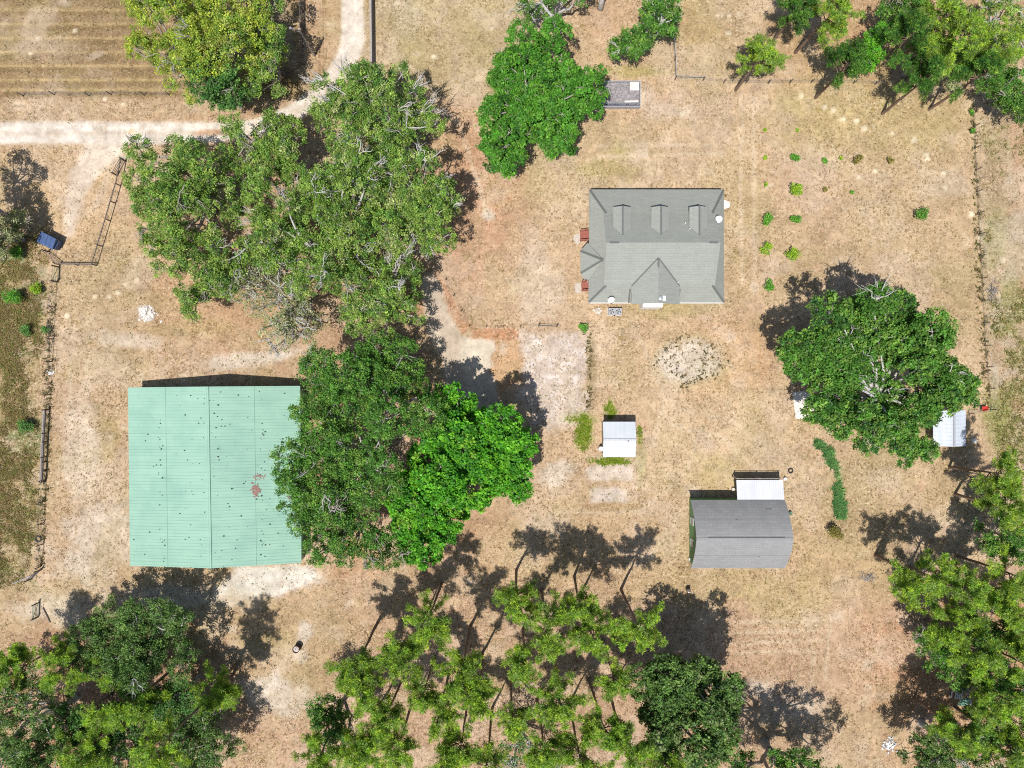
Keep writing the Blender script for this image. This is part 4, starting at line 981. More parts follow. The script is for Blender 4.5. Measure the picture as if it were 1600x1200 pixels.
# ------------------------------------------------------------------ trees and shrubs
def unit(v): return v/(np.linalg.norm(v, axis=-1, keepdims=True) + 1e-9)
PAL = {   # sunlit leaf colours (photo values); albedo is taken from them with KLEAF
    'yellow': [(142, 166, 60), (168, 180, 66), (118, 150, 58), (180, 188, 98)],
    'oak':    [(118, 152, 62), (140, 164, 76), (92, 130, 58), (160, 172, 108)],
    'grey':   [(150, 158, 112), (168, 172, 130), (124, 140, 84), (152, 152, 130)],
    'bright': [(84, 154, 36), (106, 170, 42), (66, 128, 34), (124, 172, 54)],
    'fresh':  [(84, 142, 44), (70, 124, 38), (106, 158, 54), (60, 108, 40)],
    'green':  [(88, 136, 50), (74, 118, 44), (114, 150, 62), (62, 104, 46)],
    'dark':   [(80, 124, 58), (66, 108, 52), (102, 142, 66), (94, 120, 70)],
    'deep':   [(90, 122, 58), (74, 104, 50), (112, 142, 70), (118, 134, 84)],
    'pine':   [(144, 178, 60), (168, 194, 66), (114, 152, 58), (138, 164, 86)],
    'citrus': [(124, 156, 36), (94, 134, 38), (152, 174, 50)],
    'shrub':  [(84, 140, 44), (106, 156, 50), (66, 116, 44)],
    'olive':  [(120, 112, 58), (94, 98, 48), (140, 126, 66)],
}
KLEAF = 1.0
def leaf_cloud(rng, C, col, lmin, lmax, up=1.1, wide=0.75):
    n = len(C); nrm = unit(rng.normal(0, 1, (n, 3)) + np.array((0, 0, up))); t = unit(np.cross(nrm, unit(rng.normal(0, 1, (n, 3)))))
    b = np.cross(nrm, t); L = rng.uniform(lmin, lmax, (n, 1)); Wd = L*wide*rng.uniform(.7, 1.2, (n, 1))
    V = np.stack([C - t*L/2, C + b*Wd/2 - t*L*.05, C + t*L/2, C - b*Wd/2 - t*L*.05], 1).reshape(-1, 3)
    return V, np.arange(len(V)).reshape(-1, 4), np.repeat(col, 4, 0)

def twigs(rng, P0, P1, r0, r1, n=4, bend=.15, k=5):
    """curved tapering limbs from P0 to P1 (arrays)"""
    Vs, Fs, b = [], [], 0
    for p, q, a, c in zip(P0, P1, r0, r1):
        L = np.linalg.norm(q-p); t = np.linspace(0, 1, k)[:, None]
        off = rng.normal(0, bend*L, 3); off[2] = abs(off[2])*.6
        wob = rng.normal(0, bend*L*.25, (k, 3)); wob[0] = wob[-1] = 0
        pts = p + (q-p)*t + off*(4*t*(1-t))*.5 + wob
        V, F = tube_np(pts, a + (c-a)*t[:, 0], n); Vs.append(V); Fs.append(F + b); b += len(V)
    return np.concatenate(Vs), np.concatenate(Fs)
def join(parts):
    V, F, b = [], [], 0
    for v, f in parts: V.append(v); F.append(f + b); b += len(v)
    return np.concatenate(V), np.concatenate(F)

def broad_tree(name, label, circs, hc, pal, seed, cover=1.0, bare=0.25, bark='oakbark', leaf=(.13, .25), lobe=.32, rc=.52, nl=32, cat="tree", group=None, trunk_at=None, maxl=2.0, clump_amp=.25, gap=()):
    rng = np.random.default_rng(seed); k = (H-hc)/H*S
    C = np.array([((c[0]-800)*k, (600-c[1])*k, c[2]*k) for c in circs]); wgt = C[:, 2]**2
    base = (C[:, :2]*wgt[:, None]).sum(0)/wgt.sum()
    if trunk_at is not None: base = W(*trunk_at)[:2]
    o = np.array((base[0], base[1], 0.0)); e = empty(name, o, label, cat, group)
    cols = np.array([A(*c, k=KLEAF) for c in PAL[pal]])
    Rmax = C[:, 2].max(); span = max(np.hypot(*(C[:, :2]-base).T).max() + Rmax*.6, Rmax)
    lob = []
    for cx, cy, r in C:
        rl0 = min(max(lobe*r, .7), maxl); n = max(4, int(round(cover*1.25*(r/rl0)**2))); pts = []
        for _ in range(n):
            best = None
            for _t in range(7):
                a = rng.random()*2*np.pi; d = math.sqrt(rng.random())*max(r - rl0*.6, .1); p = np.array((cx + d*math.cos(a), cy + d*math.sin(a)))
                s_ = min([np.hypot(*(p-q)) for q in pts], default=9); best = (s_, p, d) if best is None or s_ > best[0] else best
            pts.append(best[1]); rel = best[2]/max(r, .1)
            z = hc + .30*Rmax*(1 - 1.5*rel**2) + rng.normal(0, .26*min(Rmax, 5)); z = max(z, 1.2)
            if any(math.hypot(best[1][0] - (gx_-800)*k, best[1][1] - (600-gy_)*k) < gr_*k for gx_, gy_, gr_ in gap): continue
            lob.append((best[1][0]-o[0], best[1][1]-o[1], z, rl0*rng.uniform(.62, 1.2)))
    lob = np.array(lob); Lc = lob[:, :3]; Lr = lob[:, 3]
    cl, clr, clb = [], [], []
    for c, r in zip(Lc, Lr):
        n = max(8, int(4.7*(r/rc)**2)); d = rng.normal(0, 1, (n, 3)); d[:, 2] = np.abs(d[:, 2])*1.0 - .35*rng.random(n); d = unit(d)
        p = c + d*(r*rng.uniform(.62, 1.06, (n, 1)))*np.array((1, 1, .66))
        cl.append(p); clb.append(np.full(n, rng.normal(0, .5)))
    cl = np.concatenate(cl); clb = np.concatenate(clb); m = len(cl)
    hue = rng.random(m)*.75 + clb*.25
    ci = np.clip((hue*len(cols)).astype(int), 0, len(cols)-1); ccol = cols[ci]*(1 + clump_amp*rng.normal(0, 1, (m, 1))).clip(.55, 1.5)
    q = rng.poisson(nl, m); idx_ = np.repeat(np.arange(m), q); P = cl[idx_] + rng.normal(0, 1, (len(idx_), 3))*rc*np.array((.36, .36, .28))
    col = ccol[idx_]*rng.uniform(.72, 1.3, (len(idx_), 1))
    P[:, 2] = np.maximum(P[:, 2], .25)
    V, F, Cc = leaf_cloud(rng, P, col, *leaf)
    link("crown", mesh_np("crown", V, F, [M['leaf']], Cc), e)
    # trunk and limbs
    hf = max(.22*hc, .5); rt = .10 + .045*span; parts = []
    tw = np.array([(0, 0, 0), (rng.normal(0, .1), rng.normal(0, .1), hf*.5), (0, 0, hf)]); parts.append(tube_np(tw, np.array([rt*1.3, rt*1.02, rt*.9]), 9))
    nm = min(7, max(3, len(Lc)//5)); order = rng.permutation(len(Lc))[:nm]
    hub = []
    for i in order:
        q_ = Lc[i]*np.array((.55, .55, .72)); hub.append(q_)
    hub = np.array(hub); parts.append(twigs(rng, np.repeat(np.array([[0, 0, hf*.92]]), nm, 0), hub, np.full(nm, rt*.62), np.full(nm, rt*.36), 7, .10))
    j = np.array([np.argmin(np.linalg.norm(hub-c, axis=1)) for c in Lc])
    parts.append(twigs(rng, hub[j], Lc, np.full(len(Lc), rt*.33), np.full(len(Lc), .045), 5, .10))
    ns_ = 4; a = np.repeat(np.arange(len(Lc)), ns_); d = rng.normal(0, 1, (len(a), 3)); d[:, 2] = np.abs(d[:, 2])*.9; d = unit(d)
    parts.append(twigs(rng, Lc[a], Lc[a] + d*Lr[a][:, None]*.85, np.full(len(a), .05), np.full(len(a), .015), 4, .12, 4))
    nb_ = int(bare*.45*len(Lc) + .5)                                # grey dead limbs that rise out of the foliage
    for i in rng.permutation(len(Lc))[:nb_]:
        n = rng.integers(2, 5); d0 = unit(np.array((Lc[i][0], Lc[i][1], 0)) + rng.normal(0, .8, 3)*np.array((1, 1, 0)))
        d = d0 + rng.normal(0, .75, (n, 3)); d[:, 2] = np.abs(d[:, 2])*.3 + .35; d = unit(d); L = np.clip(Lr[i], .9, 2)*rng.uniform(1.1, 1.9, (n, 1))
        mid = np.repeat(Lc[i][None] + (0, 0, .2*Lr[i]), n, 0); end = mid + d*L
        parts.append(twigs(rng, mid, end, np.full(n, .085), np.full(n, .03), 4, .2, 6))
        a2 = np.repeat(np.arange(n), 3); st_ = mid[a2] + (end-mid)[a2]*rng.uniform(.4, .8, (len(a2), 1)); d2 = unit(d[a2] + rng.normal(0, .55, (len(a2), 3)))
        parts.append(twigs(rng, st_, st_ + d2*L[a2]*.5, np.full(len(a2), .035), np.full(len(a2), .012), 4, .15, 4))
    link("trunk", mesh_np("trunk", *join(parts), [M[bark]], None, None, True), e)
    return e

def pine_tree(name, label, cx, cy, r, hc, seed, pal='pine', group="tall pines", dens=1.0, lean=0.0):
    rng = np.random.default_rng(seed); k = (H-hc)/H*S; R = r*k
    cxw, cyw = (cx-800)*k, (600-cy)*k
    o = np.array((cxw, cyw, 0.0)); la = rng.random()*6.28; lv = np.array((math.cos(la), math.sin(la)))*rng.uniform(.0, .05)*hc
    o[:2] -= lv; e = empty(name, o, label, "pine tree", group)
    ht = hc + .55*R + 1.0; k_ = 7; t = np.linspace(0, 1, k_)[:, None]
    wob = rng.normal(0, .03, (k_, 2)); wob[0] = 0; stem = np.concatenate([lv*t*(ht/hc) + wob, t*ht], 1)
    rt = .11 + .022*R; parts = [tube_np(stem, rt*(1.15 - .95*t[:, 0]), 8)]
    at = lambda z: np.array([np.interp(z, stem[:, 2], stem[:, 0]), np.interp(z, stem[:, 2], stem[:, 1]), z])
    tuft, P0, P1, hue = [], [], [], []
    nb = int(15 + 2.4*R); lobes = rng.integers(4, 7); la0 = rng.random(lobes)*6.28
    for i in range(nb):
        u = (i + rng.random())/nb; z = hc - .50*R + u*(1.0*R + .9); prof = math.sqrt(max(.05, 1 - (1.15*u - .18)**2))
        a = la0[rng.integers(lobes)] + rng.normal(0, .5) if rng.random() < .75 else rng.random()*6.28
        L = R*prof*rng.uniform(.5, 1.05); s0 = at(z - .25*L); end = s0 + np.array((math.cos(a)*L, math.sin(a)*L, L*rng.uniform(.05, .45)))
        P0.append(s0); P1.append(end)
        for s_ in ((1.0, .74, .5) if L > 1.8 else (1.0, .65)):
            cr = rng.uniform(.42, .78)*(1.0 if s_ == 1.0 else .8); c = s0 + (end-s0)*s_; n = int(17*cr*dens)
            q = unit(rng.normal(0, 1, (n, 3)))*rng.uniform(.35, 1.0, (n, 1))*cr; q[:, 2] = np.abs(q[:, 2])*.55 - .1
            tuft += list(c + q); hue += [rng.normal(0, .16)]*n
    top = at(ht-.2)
    for _ in range(int(22*dens)): tuft.append(top + rng.normal(0, .4, 3)); hue.append(.1)
    P0, P1 = np.array(P0), np.array(P1); parts.append(twigs(rng, P0, P1, np.full(nb, .065), np.full(nb, .018), 4, .08, 5))
    for _ in range(6):                                            # dead stubs below the crown
        z = rng.uniform(.35, .62)*hc; a = rng.random()*6.28; L = rng.uniform(.4, 1.3); s0 = at(z); parts.append(twigs(rng, s0[None], (s0 + (math.cos(a)*L, math.sin(a)*L, .2*L))[None], [.035], [.012], 4, .1, 4))
    link("trunk", mesh_np("trunk", *join(parts), [M['pinebark']], None, None, True), e)
    T = np.array(tuft); m = len(T); nn = 22
    a = np.repeat(np.arange(m), nn); d = rng.normal(0, 1, (len(a), 3)); d[:, 2] = d[:, 2]*.8 + .35; d = unit(d)
    L = rng.uniform(.20, .44, (len(a), 1)); side = unit(np.cross(d, rng.normal(0, 1, (len(a), 3))))*rng.uniform(.024, .05, (len(a), 1))
    b0 = T[a] + d*.04; V = np.stack([b0 - side*.5, b0 + d*L*.5 + side*.9, b0 + d*L, b0 + d*L*.5 - side*.9], 1).reshape(-1, 3)
    cols = np.array([A(*c, k=KLEAF) for c in PAL[pal]]); ci = rng.integers(0, len(cols), m)
    col = (cols[ci]*(1 + np.array(hue)[:, None] + .14*rng.normal(0, 1, (m, 1))).clip(.55, 1.5))[a]*rng.uniform(.75, 1.25, (len(a), 1))
    link("crown", mesh_np("crown", V, np.arange(len(V)).reshape(-1, 4), [M['needle']], np.repeat(col, 4, 0)), e)
    return e

B = broad_tree
G1 = "yellow-green oaks inside the road bend"; G2 = "spreading oaks left of the lawn"; G3 = "broadleaf trees right of the mint barn"
B("oak_tree", "yellow-green oak nearest the mown field", [(262, 45, 79), (300, 112, 55)], 7, 'yellow', 101, .95, .22, group=G1)
B("oak_tree", "yellow-green oak between the mown field and the dark board fence", [(365, 40, 82), (345, 85, 48)], 7.5, 'yellow', 102, .85, .3, group=G1)
B("oak_tree", "dull yellow-green oak against the dark board fence", [(412, 50, 53), (410, 108, 48)], 6.5, 'oak', 103, .85, .2, group=G1)
B("oak_tree", "small dark green oak at the road end of the yellow-green clump", [(335, 125, 41), (358, 145, 31), (315, 110, 24)], 7, 'dark', 104, 1.1, .1, leaf=(.16, .3), group=G1)
B("oak_tree", "grey-limbed oak overhanging the road bend", [(560, 180, 69), (605, 165, 65), (640, 222, 58), (520, 160, 38), (580, 125, 27)], 8, 'oak', 105, .92, .5, 'greybark', group=G2)
B("oak_tree", "spreading oak nearest the paddock fence", [(270, 280, 69), (255, 350, 58), (315, 270, 58), (320, 330, 56)], 7.5, 'oak', 106, .92, .25, group=G2)
B("oak_tree", "oak with a small bough reaching over the sandy road", [(400, 245, 56), (375, 215, 18), (440, 225, 45), (430, 190, 16)], 7.5, 'oak', 107, .92, .3, group=G2)
B("oak_tree", "widest spreading oak with bare forked limbs at the middle of its crown", [(455, 320, 69), (525, 330, 69), (500, 395, 78), (430, 380, 56), (555, 270, 49)], 9, 'oak', 108, 1.12, 0.5, 'greybark', group=G2, gap=((487, 345, 26), (478, 374, 14)), trunk_at=(496, 395))
B("oak_tree", "oak with thin outer twigs facing the bare lawn", [(625, 290, 65), (660, 340, 65), (610, 350, 60), (690, 310, 34)], 8, 'oak', 109, .92, .5, 'greybark', group=G2)
B("oak_tree", "low oak with a separate outer bough above the white rubble", [(320, 410, 54), (355, 440, 45), (300, 474, 29), (270, 390, 45)], 6.5, 'oak', 110, .92, .2, group=G2)
B("oak_tree", "half-bare grey oak above the pale sand drift", [(430, 465, 54), (470, 500, 40), (400, 440, 38), (440, 520, 29)], 6.5, 'grey', 111, 1.1, 0.6, 'greybark', nl=9, group=G2)
B("oak_tree", "thin-leaved oak beside the concrete drive", [(560, 450, 63), (610, 440, 54), (590, 490, 49), (630, 480, 31)], 7, 'oak', 112, .92, .4, 'greybark', group=G2)
B("oak_tree", "dense green oak at the upper right corner of the mint barn", [(560, 600, 67), (505, 575, 32), (620, 570, 50), (640, 630, 58), (500, 640, 48)], 8.5, 'green', 113, 1.1, .12, 'greybark', group=G3, lobe=.5, maxl=2.6)
B("oak_tree", "broad oak whose boughs lie over the mint barn roof", [(500, 705, 60), (452, 742, 37), (560, 690, 58), (490, 760, 50), (590, 740, 50)], 9, 'green', 114, 1.0, .3, 'greybark', group=G3, lobe=.5, maxl=2.6)
B("oak_tree", "oak beside the lower right corner of the mint barn", [(500, 800, 48), (470, 790, 32), (545, 830, 54), (540, 775, 43), (505, 855, 32), (600, 860, 37)], 7.5, 'green', 115, .9, .25, group=G3)
B("maple_tree", "vivid bright green tree facing the lime pad", [(720, 670, 54), (780, 690, 50), (750, 745, 65), (800, 745, 39), (690, 720, 50), (700, 630, 30)], 8, 'bright', 116, 1.15, .03, leaf=(.24, .42), group=G3, clump_amp=.15, lobe=.5, maxl=2.4)
B("maple_tree", "smaller vivid green tree below the bright one", [(650, 810, 48), (690, 800, 45), (660, 850, 35), (640, 770, 37)], 6.5, 'bright', 117, 1.3, .05, leaf=(.22, .38), group=G3, clump_amp=.18)
B("oak_tree", "round fresh green tree left of the grey open bin", [(840, 120, 67), (870, 165, 60), (800, 190, 49), (785, 238, 34), (905, 145, 43), (795, 110, 34), (870, 215, 29)], 6.5, 'fresh', 118, 1.6, .06, leaf=(.18, .32), clump_amp=.2)
B("oak_tree", "dark green tree at the top edge above the round one", [(1032, 18, 32), (1048, 38, 20), (985, 72, 26), (1005, 60, 20), (962, 78, 12)], 5, 'green', 119, 1.1, .25, 'greybark', leaf=(.16, .3))
B("oak_tree", "green tree with bare grey twigs cut by the top edge", [(845, 8, 26), (822, 14, 14), (868, 40, 10), (890, -20, 40)], 5.5, 'green', 120, .95, .7, 'greybark', nl=20)
B("oak_tree", "large dense oak sheltering the white pad and the carport", [(1295, 535, 68), (1375, 520, 66), (1440, 535, 56), (1340, 600, 72), (1430, 600, 62), (1478, 596, 36), (1310, 640, 40), (1380, 665, 56), (1428, 650, 34), (1410, 695, 34), (1258, 548, 50), (1350, 490, 40), (1500, 610, 26)], 8.5, 'green', 121, 1.15, .16, 'greybark', leaf=(.18, .34), lobe=.5, maxl=2.9)
B("oak_tree", "dark dense oak at the bottom with a wide round shadow", [(1070, 1095, 69), (1040, 1080, 54), (1110, 1075, 49), (1095, 1135, 56), (1035, 1140, 40), (1085, 1050, 34)], 10, 'deep', 122, 1.1, .1, leaf=(.18, .34), lobe=.5, maxl=2.9)
B("oak_tree", "dark oak mostly below the bottom edge", [(1200, 1225, 56), (1255, 1215, 46), (1300, 1240, 50), (1160, 1200, 26)], 9, 'green', 123, 1.0, .1)
B("oak_tree", "dark round oak right of the lower left yard", [(190, 985, 55), (235, 985, 60), (160, 1015, 48), (265, 1020, 46), (215, 1040, 55), (270, 960, 31)], 7, 'deep', 124, 1.05, .14, 'greybark', lobe=.5, maxl=2.6)
B("oak_tree", "dark oak in the bottom left corner", [(20, 1090, 55), (50, 1140, 62), (10, 1180, 60), (70, 1185, 53)], 9, 'deep', 125, 0.75, .2, 'greybark')
B("oak_tree", "dark oak at the bottom edge left of the pines", [(300, 1120, 48), (330, 1165, 55), (290, 1190, 48), (285, 1130, 29)], 5.5, 'deep', 126, .95, .15)
B("oak_tree", "oak at the left edge casting shade on the gate track", [(-46, 335, 42), (-52, 285, 44), (-24, 375, 24)], 7, 'grey', 127, .9, .2, 'greybark')
B("oak_tree", "grey-green bushy tree at the left edge below the blue dumpster", [(12, 362, 22), (34, 345, 14), (2, 390, 18)], 2.6, 'grey', 139, 1.2, .2, group="bushy growth left of the gate")
B("oak_tree", "dark oak at the right edge below the top pines", [(1590, 140, 34), (1565, 130, 26), (1610, 165, 34), (1570, 160, 20)], 5, 'green', 128, 1.0, .15)
B("oak_tree", "green oak under the right-hand pines", [(1470, 1025, 30), (1455, 1000, 22), (1500, 1050, 34)], 6, 'green', 129, 1.0, .1)
B("oak_tree", "dark oak in the bottom right corner", [(1480, 1175, 50), (1440, 1190, 36), (1540, 1180, 50), (1500, 1140, 26)], 7, 'deep', 130, .9, .25, 'greybark')
B("oak_tree", "green oak behind the pines at the bottom edge", [(515, 1130, 32), (505, 1105, 26), (540, 1150, 26)], 7, 'green', 131, 1.05, .05)
B("oak_tree", "fresh green sapling among the top-right pines", [(1363, 78, 26), (1355, 98, 18), (1372, 55, 18)], 5.5, 'bright', 132, 1.0, .05)
B("oak_tree", "green oak at the right edge below the carport", [(1560, 830, 30), (1590, 850, 34), (1540, 850, 20)], 7, 'green', 133, 1.0, .1)
B("oak_tree", "leafy sapling below the bottom-centre pines", [(815, 1165, 34), (790, 1190, 30), (850, 1190, 30)], 6, 'dark', 134, .8, .5, 'greybark', nl=10)
B("oak_tree", "brushy oak at the top right corner", [(1570, 30, 34), (1595, 70, 30), (1540, 10, 26)], 6.5, 'oak', 135, .85, .4, 'greybark')
B("oak_tree", "grey brushy oak behind the top-right pines", [(1490, 118, 34), (1460, 100, 24), (1520, 100, 26)], 6, 'grey', 136, .8, .6, 'greybark')

B("oak_tree", "dull green oak filling the gap below the wide yellow-green pine", [(150, 1140, 44), (110, 1120, 36), (190, 1160, 36)], 5.5, 'dark', 137, 1.0, .2)
B("oak_tree", "dark oak at the bottom edge under the wide yellow-green pine", [(190, 1195, 46), (140, 1205, 40), (240, 1200, 30)], 5.5, 'deep', 138, 1.0, .15)
B("oak_tree", "small green oak between the dark round oak and the separate pine", [(275, 1080, 30), (255, 1100, 26), (300, 1100, 22)], 6, 'dark', 140, 1.0, .15)
B("oak_tree", "fresh green bushy tree in the thick of the top right stand", [(1450, 70, 30), (1480, 85, 26), (1430, 90, 22)], 6, 'green', 141, 1.0, .2)
B("oak_tree", "green bushy tree at the top edge among the top right pines", [(1400, 15, 30), (1430, 5, 26)], 6, 'green', 142, 1.0, .2)
B("oak_tree", "mid green oak behind the yellow-tipped pine", [(1545, 1000, 34), (1590, 985, 34), (1520, 975, 26)], 7, 'green', 143, 1.0, .1)
B("oak_tree", "mid green oak at the right edge just right of the board stack", [(1560, 1060, 36), (1590, 1075, 32), (1535, 1050, 24)], 7, 'green', 145, 1.0, .1)
B("oak_tree", "mid green oak at the bottom right edge above the corner oak", [(1590, 1120, 40), (1540, 1125, 30)], 7, 'green', 144, 1.0, .1)

PG = "pines below the yard"; PT = "pines along the top right fence"; PR = "pines at the right edge"; PL = "pines in the lower left corner"
PINES = [
 (668, 972, 34, 13, PG, "slender pine at the upper left end of the lower pine stand"),
 (634, 1034, 38, 13, PG, "yellow-green pine second from the yard's burn barrel"),
 (555, 1042, 36, 12, PG, "pine nearest the burn barrel"),
 (575, 1085, 36, 12, PG, "pine just below the one nearest the burn barrel"),
 (600, 1125, 36, 12, PG, "pine above the green oak at the bottom edge"),
 (720, 1060, 42, 14, PG, "full-crowned pine left of the single bent trunk"),
 (748, 1100, 34, 14, PG, "pine touching the full-crowned one on its lower side"),
 (685, 1118, 30, 11, PG, "narrow pine left of the bare rusty clearing"),
 (806, 938, 30, 11, PG, "topmost small pine of the lower stand"),
 (856, 985, 44, 14, PG, "large pine below the two front shadows"),
 (905, 950, 28, 12, PG, "thin pine between the front shadows"),
 (925, 990, 40, 13, PG, "wide yellow pine in the middle of the stand"),
 (1000, 985, 42, 14, PG, "pine at the upper right end of the lower stand"),
 (875, 1095, 42, 13, PG, "pine left of the dark dense oak's trunk shadow"),
 (945, 1140, 34, 12, PG, "pine with bare grey twigs beside the dark dense oak"),
 (980, 1175, 40, 13, PG, "pine at the bottom edge beside the dark dense oak"),
 (905, 1180, 36, 12, PG, "yellow pine at the bottom edge in the middle of the stand"),
 (565, 1180, 38, 12, PG, "pine at the bottom edge under the green oak"),
 (500, 1180, 34, 12, PG, "leftmost pine at the bottom edge of the lower stand"),
 (620, 1175, 30, 12, PG, "pine at the bottom edge left of the rusty clearing"),
 (690, 1190, 28, 12, PG, "pine at the bottom edge inside the rusty clearing"),
 (760, 1195, 28, 12, PG, "pine at the bottom edge right of the rusty clearing"),
 (1040, 1190, 34, 12, PG, "pine overlapping the foot of the dark dense oak"),
 (660, 1085, 28, 11, PG, "small pine above the narrow one left of the rusty clearing"),
 (820, 1040, 30, 12, PG, "slim pine between the large pine and the full-crowned one"),
 (960, 1060, 26, 11, PG, "slim pine left of the dark dense oak"),
 (850, 1170, 34, 12, PG, "pine at the bottom edge right of the leafy sapling"),
 (720, 1165, 28, 11, PG, "short pine in the rusty clearing above the bottom edge"),
 (800, 1120, 28, 11, PG, "lean pine above the leafy sapling"),
 (1250, 8, 34, 8, PT, "pine at the top edge nearest the pasture"),
 (1300, 22, 40, 9, PT, "leaning pine at the top edge over the yellow grass"),
 (1322, 105, 34, 8, PT, "pine standing right on the fence line left of the sapling"),
 (1183, 97, 36, 7, PT, "lone pine on the fence left of the others"),
 (1420, 60, 34, 9, PT, "pine between the sapling and the thick pines"),
 (1470, 35, 42, 10, PT, "tall pine at the top edge in the thick of the stand"),
 (1445, 125, 34, 9, PT, "pine hanging over the yellowed lawn"),
 (1500, 62, 44, 10, PT, "broad pine in the middle of the top right stand"),
 (1530, 120, 34, 9, PT, "pine at the fence corner of the top right stand"),
 (1560, 75, 34, 9, PT, "pine at the right end of the top stand"),
 (1562, 740, 34, 9, PR, "pine below the carport at the right edge"),
 (1575, 795, 40, 9, PR, "pine with a long bare leaning trunk at the right edge"),
 (1440, 905, 46, 10, PR, "pine at the left tip of the lower right stand"),
 (1500, 925, 46, 10, PR, "pine at the top of the lower right stand"),
 (1475, 970, 44, 10, PR, "pine bordering the bare field in the lower right stand"),
 (1555, 960, 46, 10, PR, "tall pine in the middle of the lower right stand"),
 (1530, 1020, 44, 10, PR, "yellow-tipped pine above the board stack"),
 (1585, 1030, 44, 10, PR, "pine at the right edge level with the board stack"),
 (1560, 1085, 42, 10, PR, "pine hanging over the board stack"),
 (1590, 900, 36, 10, PR, "pine at the right edge above the tall one"),
 (1500, 1145, 36, 9, PR, "pine below the board stack"),
 (1575, 1165, 40, 9, PR, "pine in the bottom right corner"),
 (105, 1040, 40, 9, PL, "bright yellow-green pine facing the lower left yard"),
 (165, 1090, 50, 9, PL, "wide yellow-green pine below the dark round oak"),
 (205, 1100, 36, 9, PL, "pine on the right flank of the wide yellow-green one"),
 (330, 1078, 34, 7, PL, "separate pine right of the dark round oak"),
 (250, 1166, 42, 18, PL, "pine at the bottom edge casting the lone shadow by the burn barrel"),
 (130, 1170, 40, 9, PL, "dull pine at the bottom edge left of centre"),
 (30, 1045, 36, 9, PL, "dull pine at the left edge"),
]
for i, (cx, cy, r, hc, g_, lab) in enumerate(PINES):
    pine_tree("pine_tree", lab, cx, cy, r*1.17, hc, 300+i, ('green' if g_ == PT and i % 2 else 'pine'), g_, 1.0 if r > 30 else .8)

# leaning dead trunk at the top edge
o = W(938, 14); mb = MB(); r_ = np.random.default_rng(5)
mb.tube([(0, 0, 0), (.1, .8, 1.6), (.5, 2.4, 3.4)], [.42, .3, .14], 10); mb.tube([(0.05, .4, .9), (1.0, 1.2, 2.4), (2.2, 2.0, 3.2)], [.2, .12, .05], 7)
mb.tube([(0, .5, 1.0), (-.8, 1.3, 2.4), (-1.2, 2.2, 3.4)], [.18, .1, .05], 7)
sn = mb.build("dead_trunk", M['greybark'], None, True); sn.location = tuple(o); tag(sn, "leaning bare grey trunk at the top edge", "dead tree")

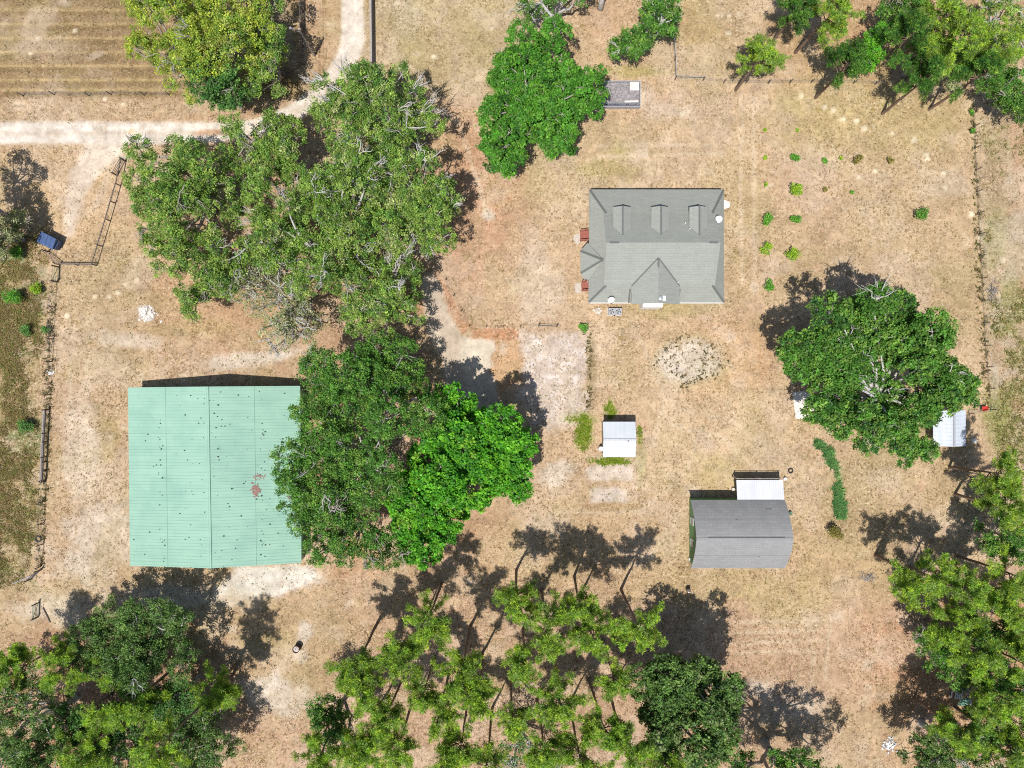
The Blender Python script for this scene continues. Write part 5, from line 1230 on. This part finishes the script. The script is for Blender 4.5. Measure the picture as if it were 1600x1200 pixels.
SHR = [
 (1195, 203, 3.6, 'citrus', "tiny seedling in the upper left of the orchard rows"), (1245.5, 203.5, 3.6, 'citrus', "tiny pale seedling above the second orchard row"),
 (1195.5, 246.5, 4.4, 'citrus', "small seedling left of the second row's leafy citrus"), (1244, 245.5, 9.5, 'shrub', "leafy citrus shrub heading the second orchard row"),
 (1289, 251, 6, 'shrub', "low citrus shrub third along the upper orchard row"), (1340, 249, 9, 'olive', "half-browned citrus shrub in the upper orchard row"),
 (1391, 250, 6.5, 'olive', "rightmost small shrub of the upper orchard row"), (1314, 247, 4, 'citrus', "faint pale seedling between the two upper row shrubs"),
 (1196.5, 289, 4.5, 'citrus', "pale wispy seedling left of the yellowest shrub"), (1244, 296, 13, 'citrus', "yellowest round citrus shrub"),
 (1288.5, 295.5, 6, 'olive', "dark twiggy seedling right of the yellowest shrub"), (1331.5, 301, 4.2, 'shrub', "tiny dark seedling at the orchard's middle"),
 (1201, 343.5, 11.5, 'shrub', "round deep green citrus shrub in the left orchard column"), (1243, 342, 10, 'shrub', "two-lobed citrus shrub beside the round deep green one"),
 (1197, 389, 10.5, 'citrus', "wide ragged citrus shrub in the left column"), (1238.5, 398.5, 13, 'citrus', "bright plump citrus shrub lowest in the right column"),
 (1201, 445.5, 11, 'shrub', "lowest citrus shrub of the left column"), (1441, 335, 13, 'green', "lone dark green bush far right of the orchard"),
 (1306, 832, 15, 'olive', "olive conical bush below the emerald garden row"), (912, 512, 9, 'shrub', "small green bush at the corner of the lime pad"),
 (1520, 205, 5, 'shrub', "green weed bush on the upper right wire fence"), (1518, 176, 5, 'shrub', "topmost weed bush on the right wire fence"),
 (42, 665, 15, 'dark', "green bush in the left scrub beside the wire fence"), (28, 395, 13, 'shrub', "bright bush at the left edge below the shade"),
 (22, 462, 16, 'shrub', "wide bright bush in the left scrub"), (57, 450, 11, 'citrus', "yellow-green bush in the left scrub near the tube gate"), (40, 515, 11, 'dark', "dull bush low in the left scrub"),
 (70, 515, 9, 'dark', "small dull bush against the left wire fence"),
]
for i, (cx, cy, r, pal, lab) in enumerate(SHR):
    R = r*S; hc = max(.25, R*.8); rng = np.random.default_rng(700+i); k = (H-hc)/H
    o = np.array(((cx-800)*S*k, (600-cy)*S*k, 0)); e = empty("shrub", o, lab, "shrub", "young shrubs in the pasture and scrub")
    nlobe = 7; a = rng.random(nlobe)*6.28; d = np.sqrt(rng.random(nlobe))*R*.55
    Lc = np.stack([np.cos(a)*d, np.sin(a)*d, hc*rng.uniform(.6, 1.3, nlobe)], 1); n = int(60 + 700*R*R)
    q = rng.integers(0, nlobe, n); dv = unit(rng.normal(0, 1, (n, 3))); dv[:, 2] = np.abs(dv[:, 2])
    P = Lc[q] + dv*R*.48*rng.uniform(.5, 1.05, (n, 1)); P[:, 2] = np.maximum(P[:, 2], .08)
    cols = np.array([A(*c, k=KLEAF*1.4) for c in PAL[pal]]); col = cols[rng.integers(0, len(cols), n)]*rng.uniform(.7, 1.3, (n, 1))
    V, F, Cc = leaf_cloud(rng, P, col, .10, .20); link("foliage", mesh_np("foliage", V, F, [M['leaf']], Cc), e)
    V, F = twigs(rng, np.zeros((nlobe, 3)), Lc, np.full(nlobe, .03), np.full(nlobe, .01), 4, .1, 4); link("stem", mesh_np("stem", V, F, [M['oakbark']]), e)
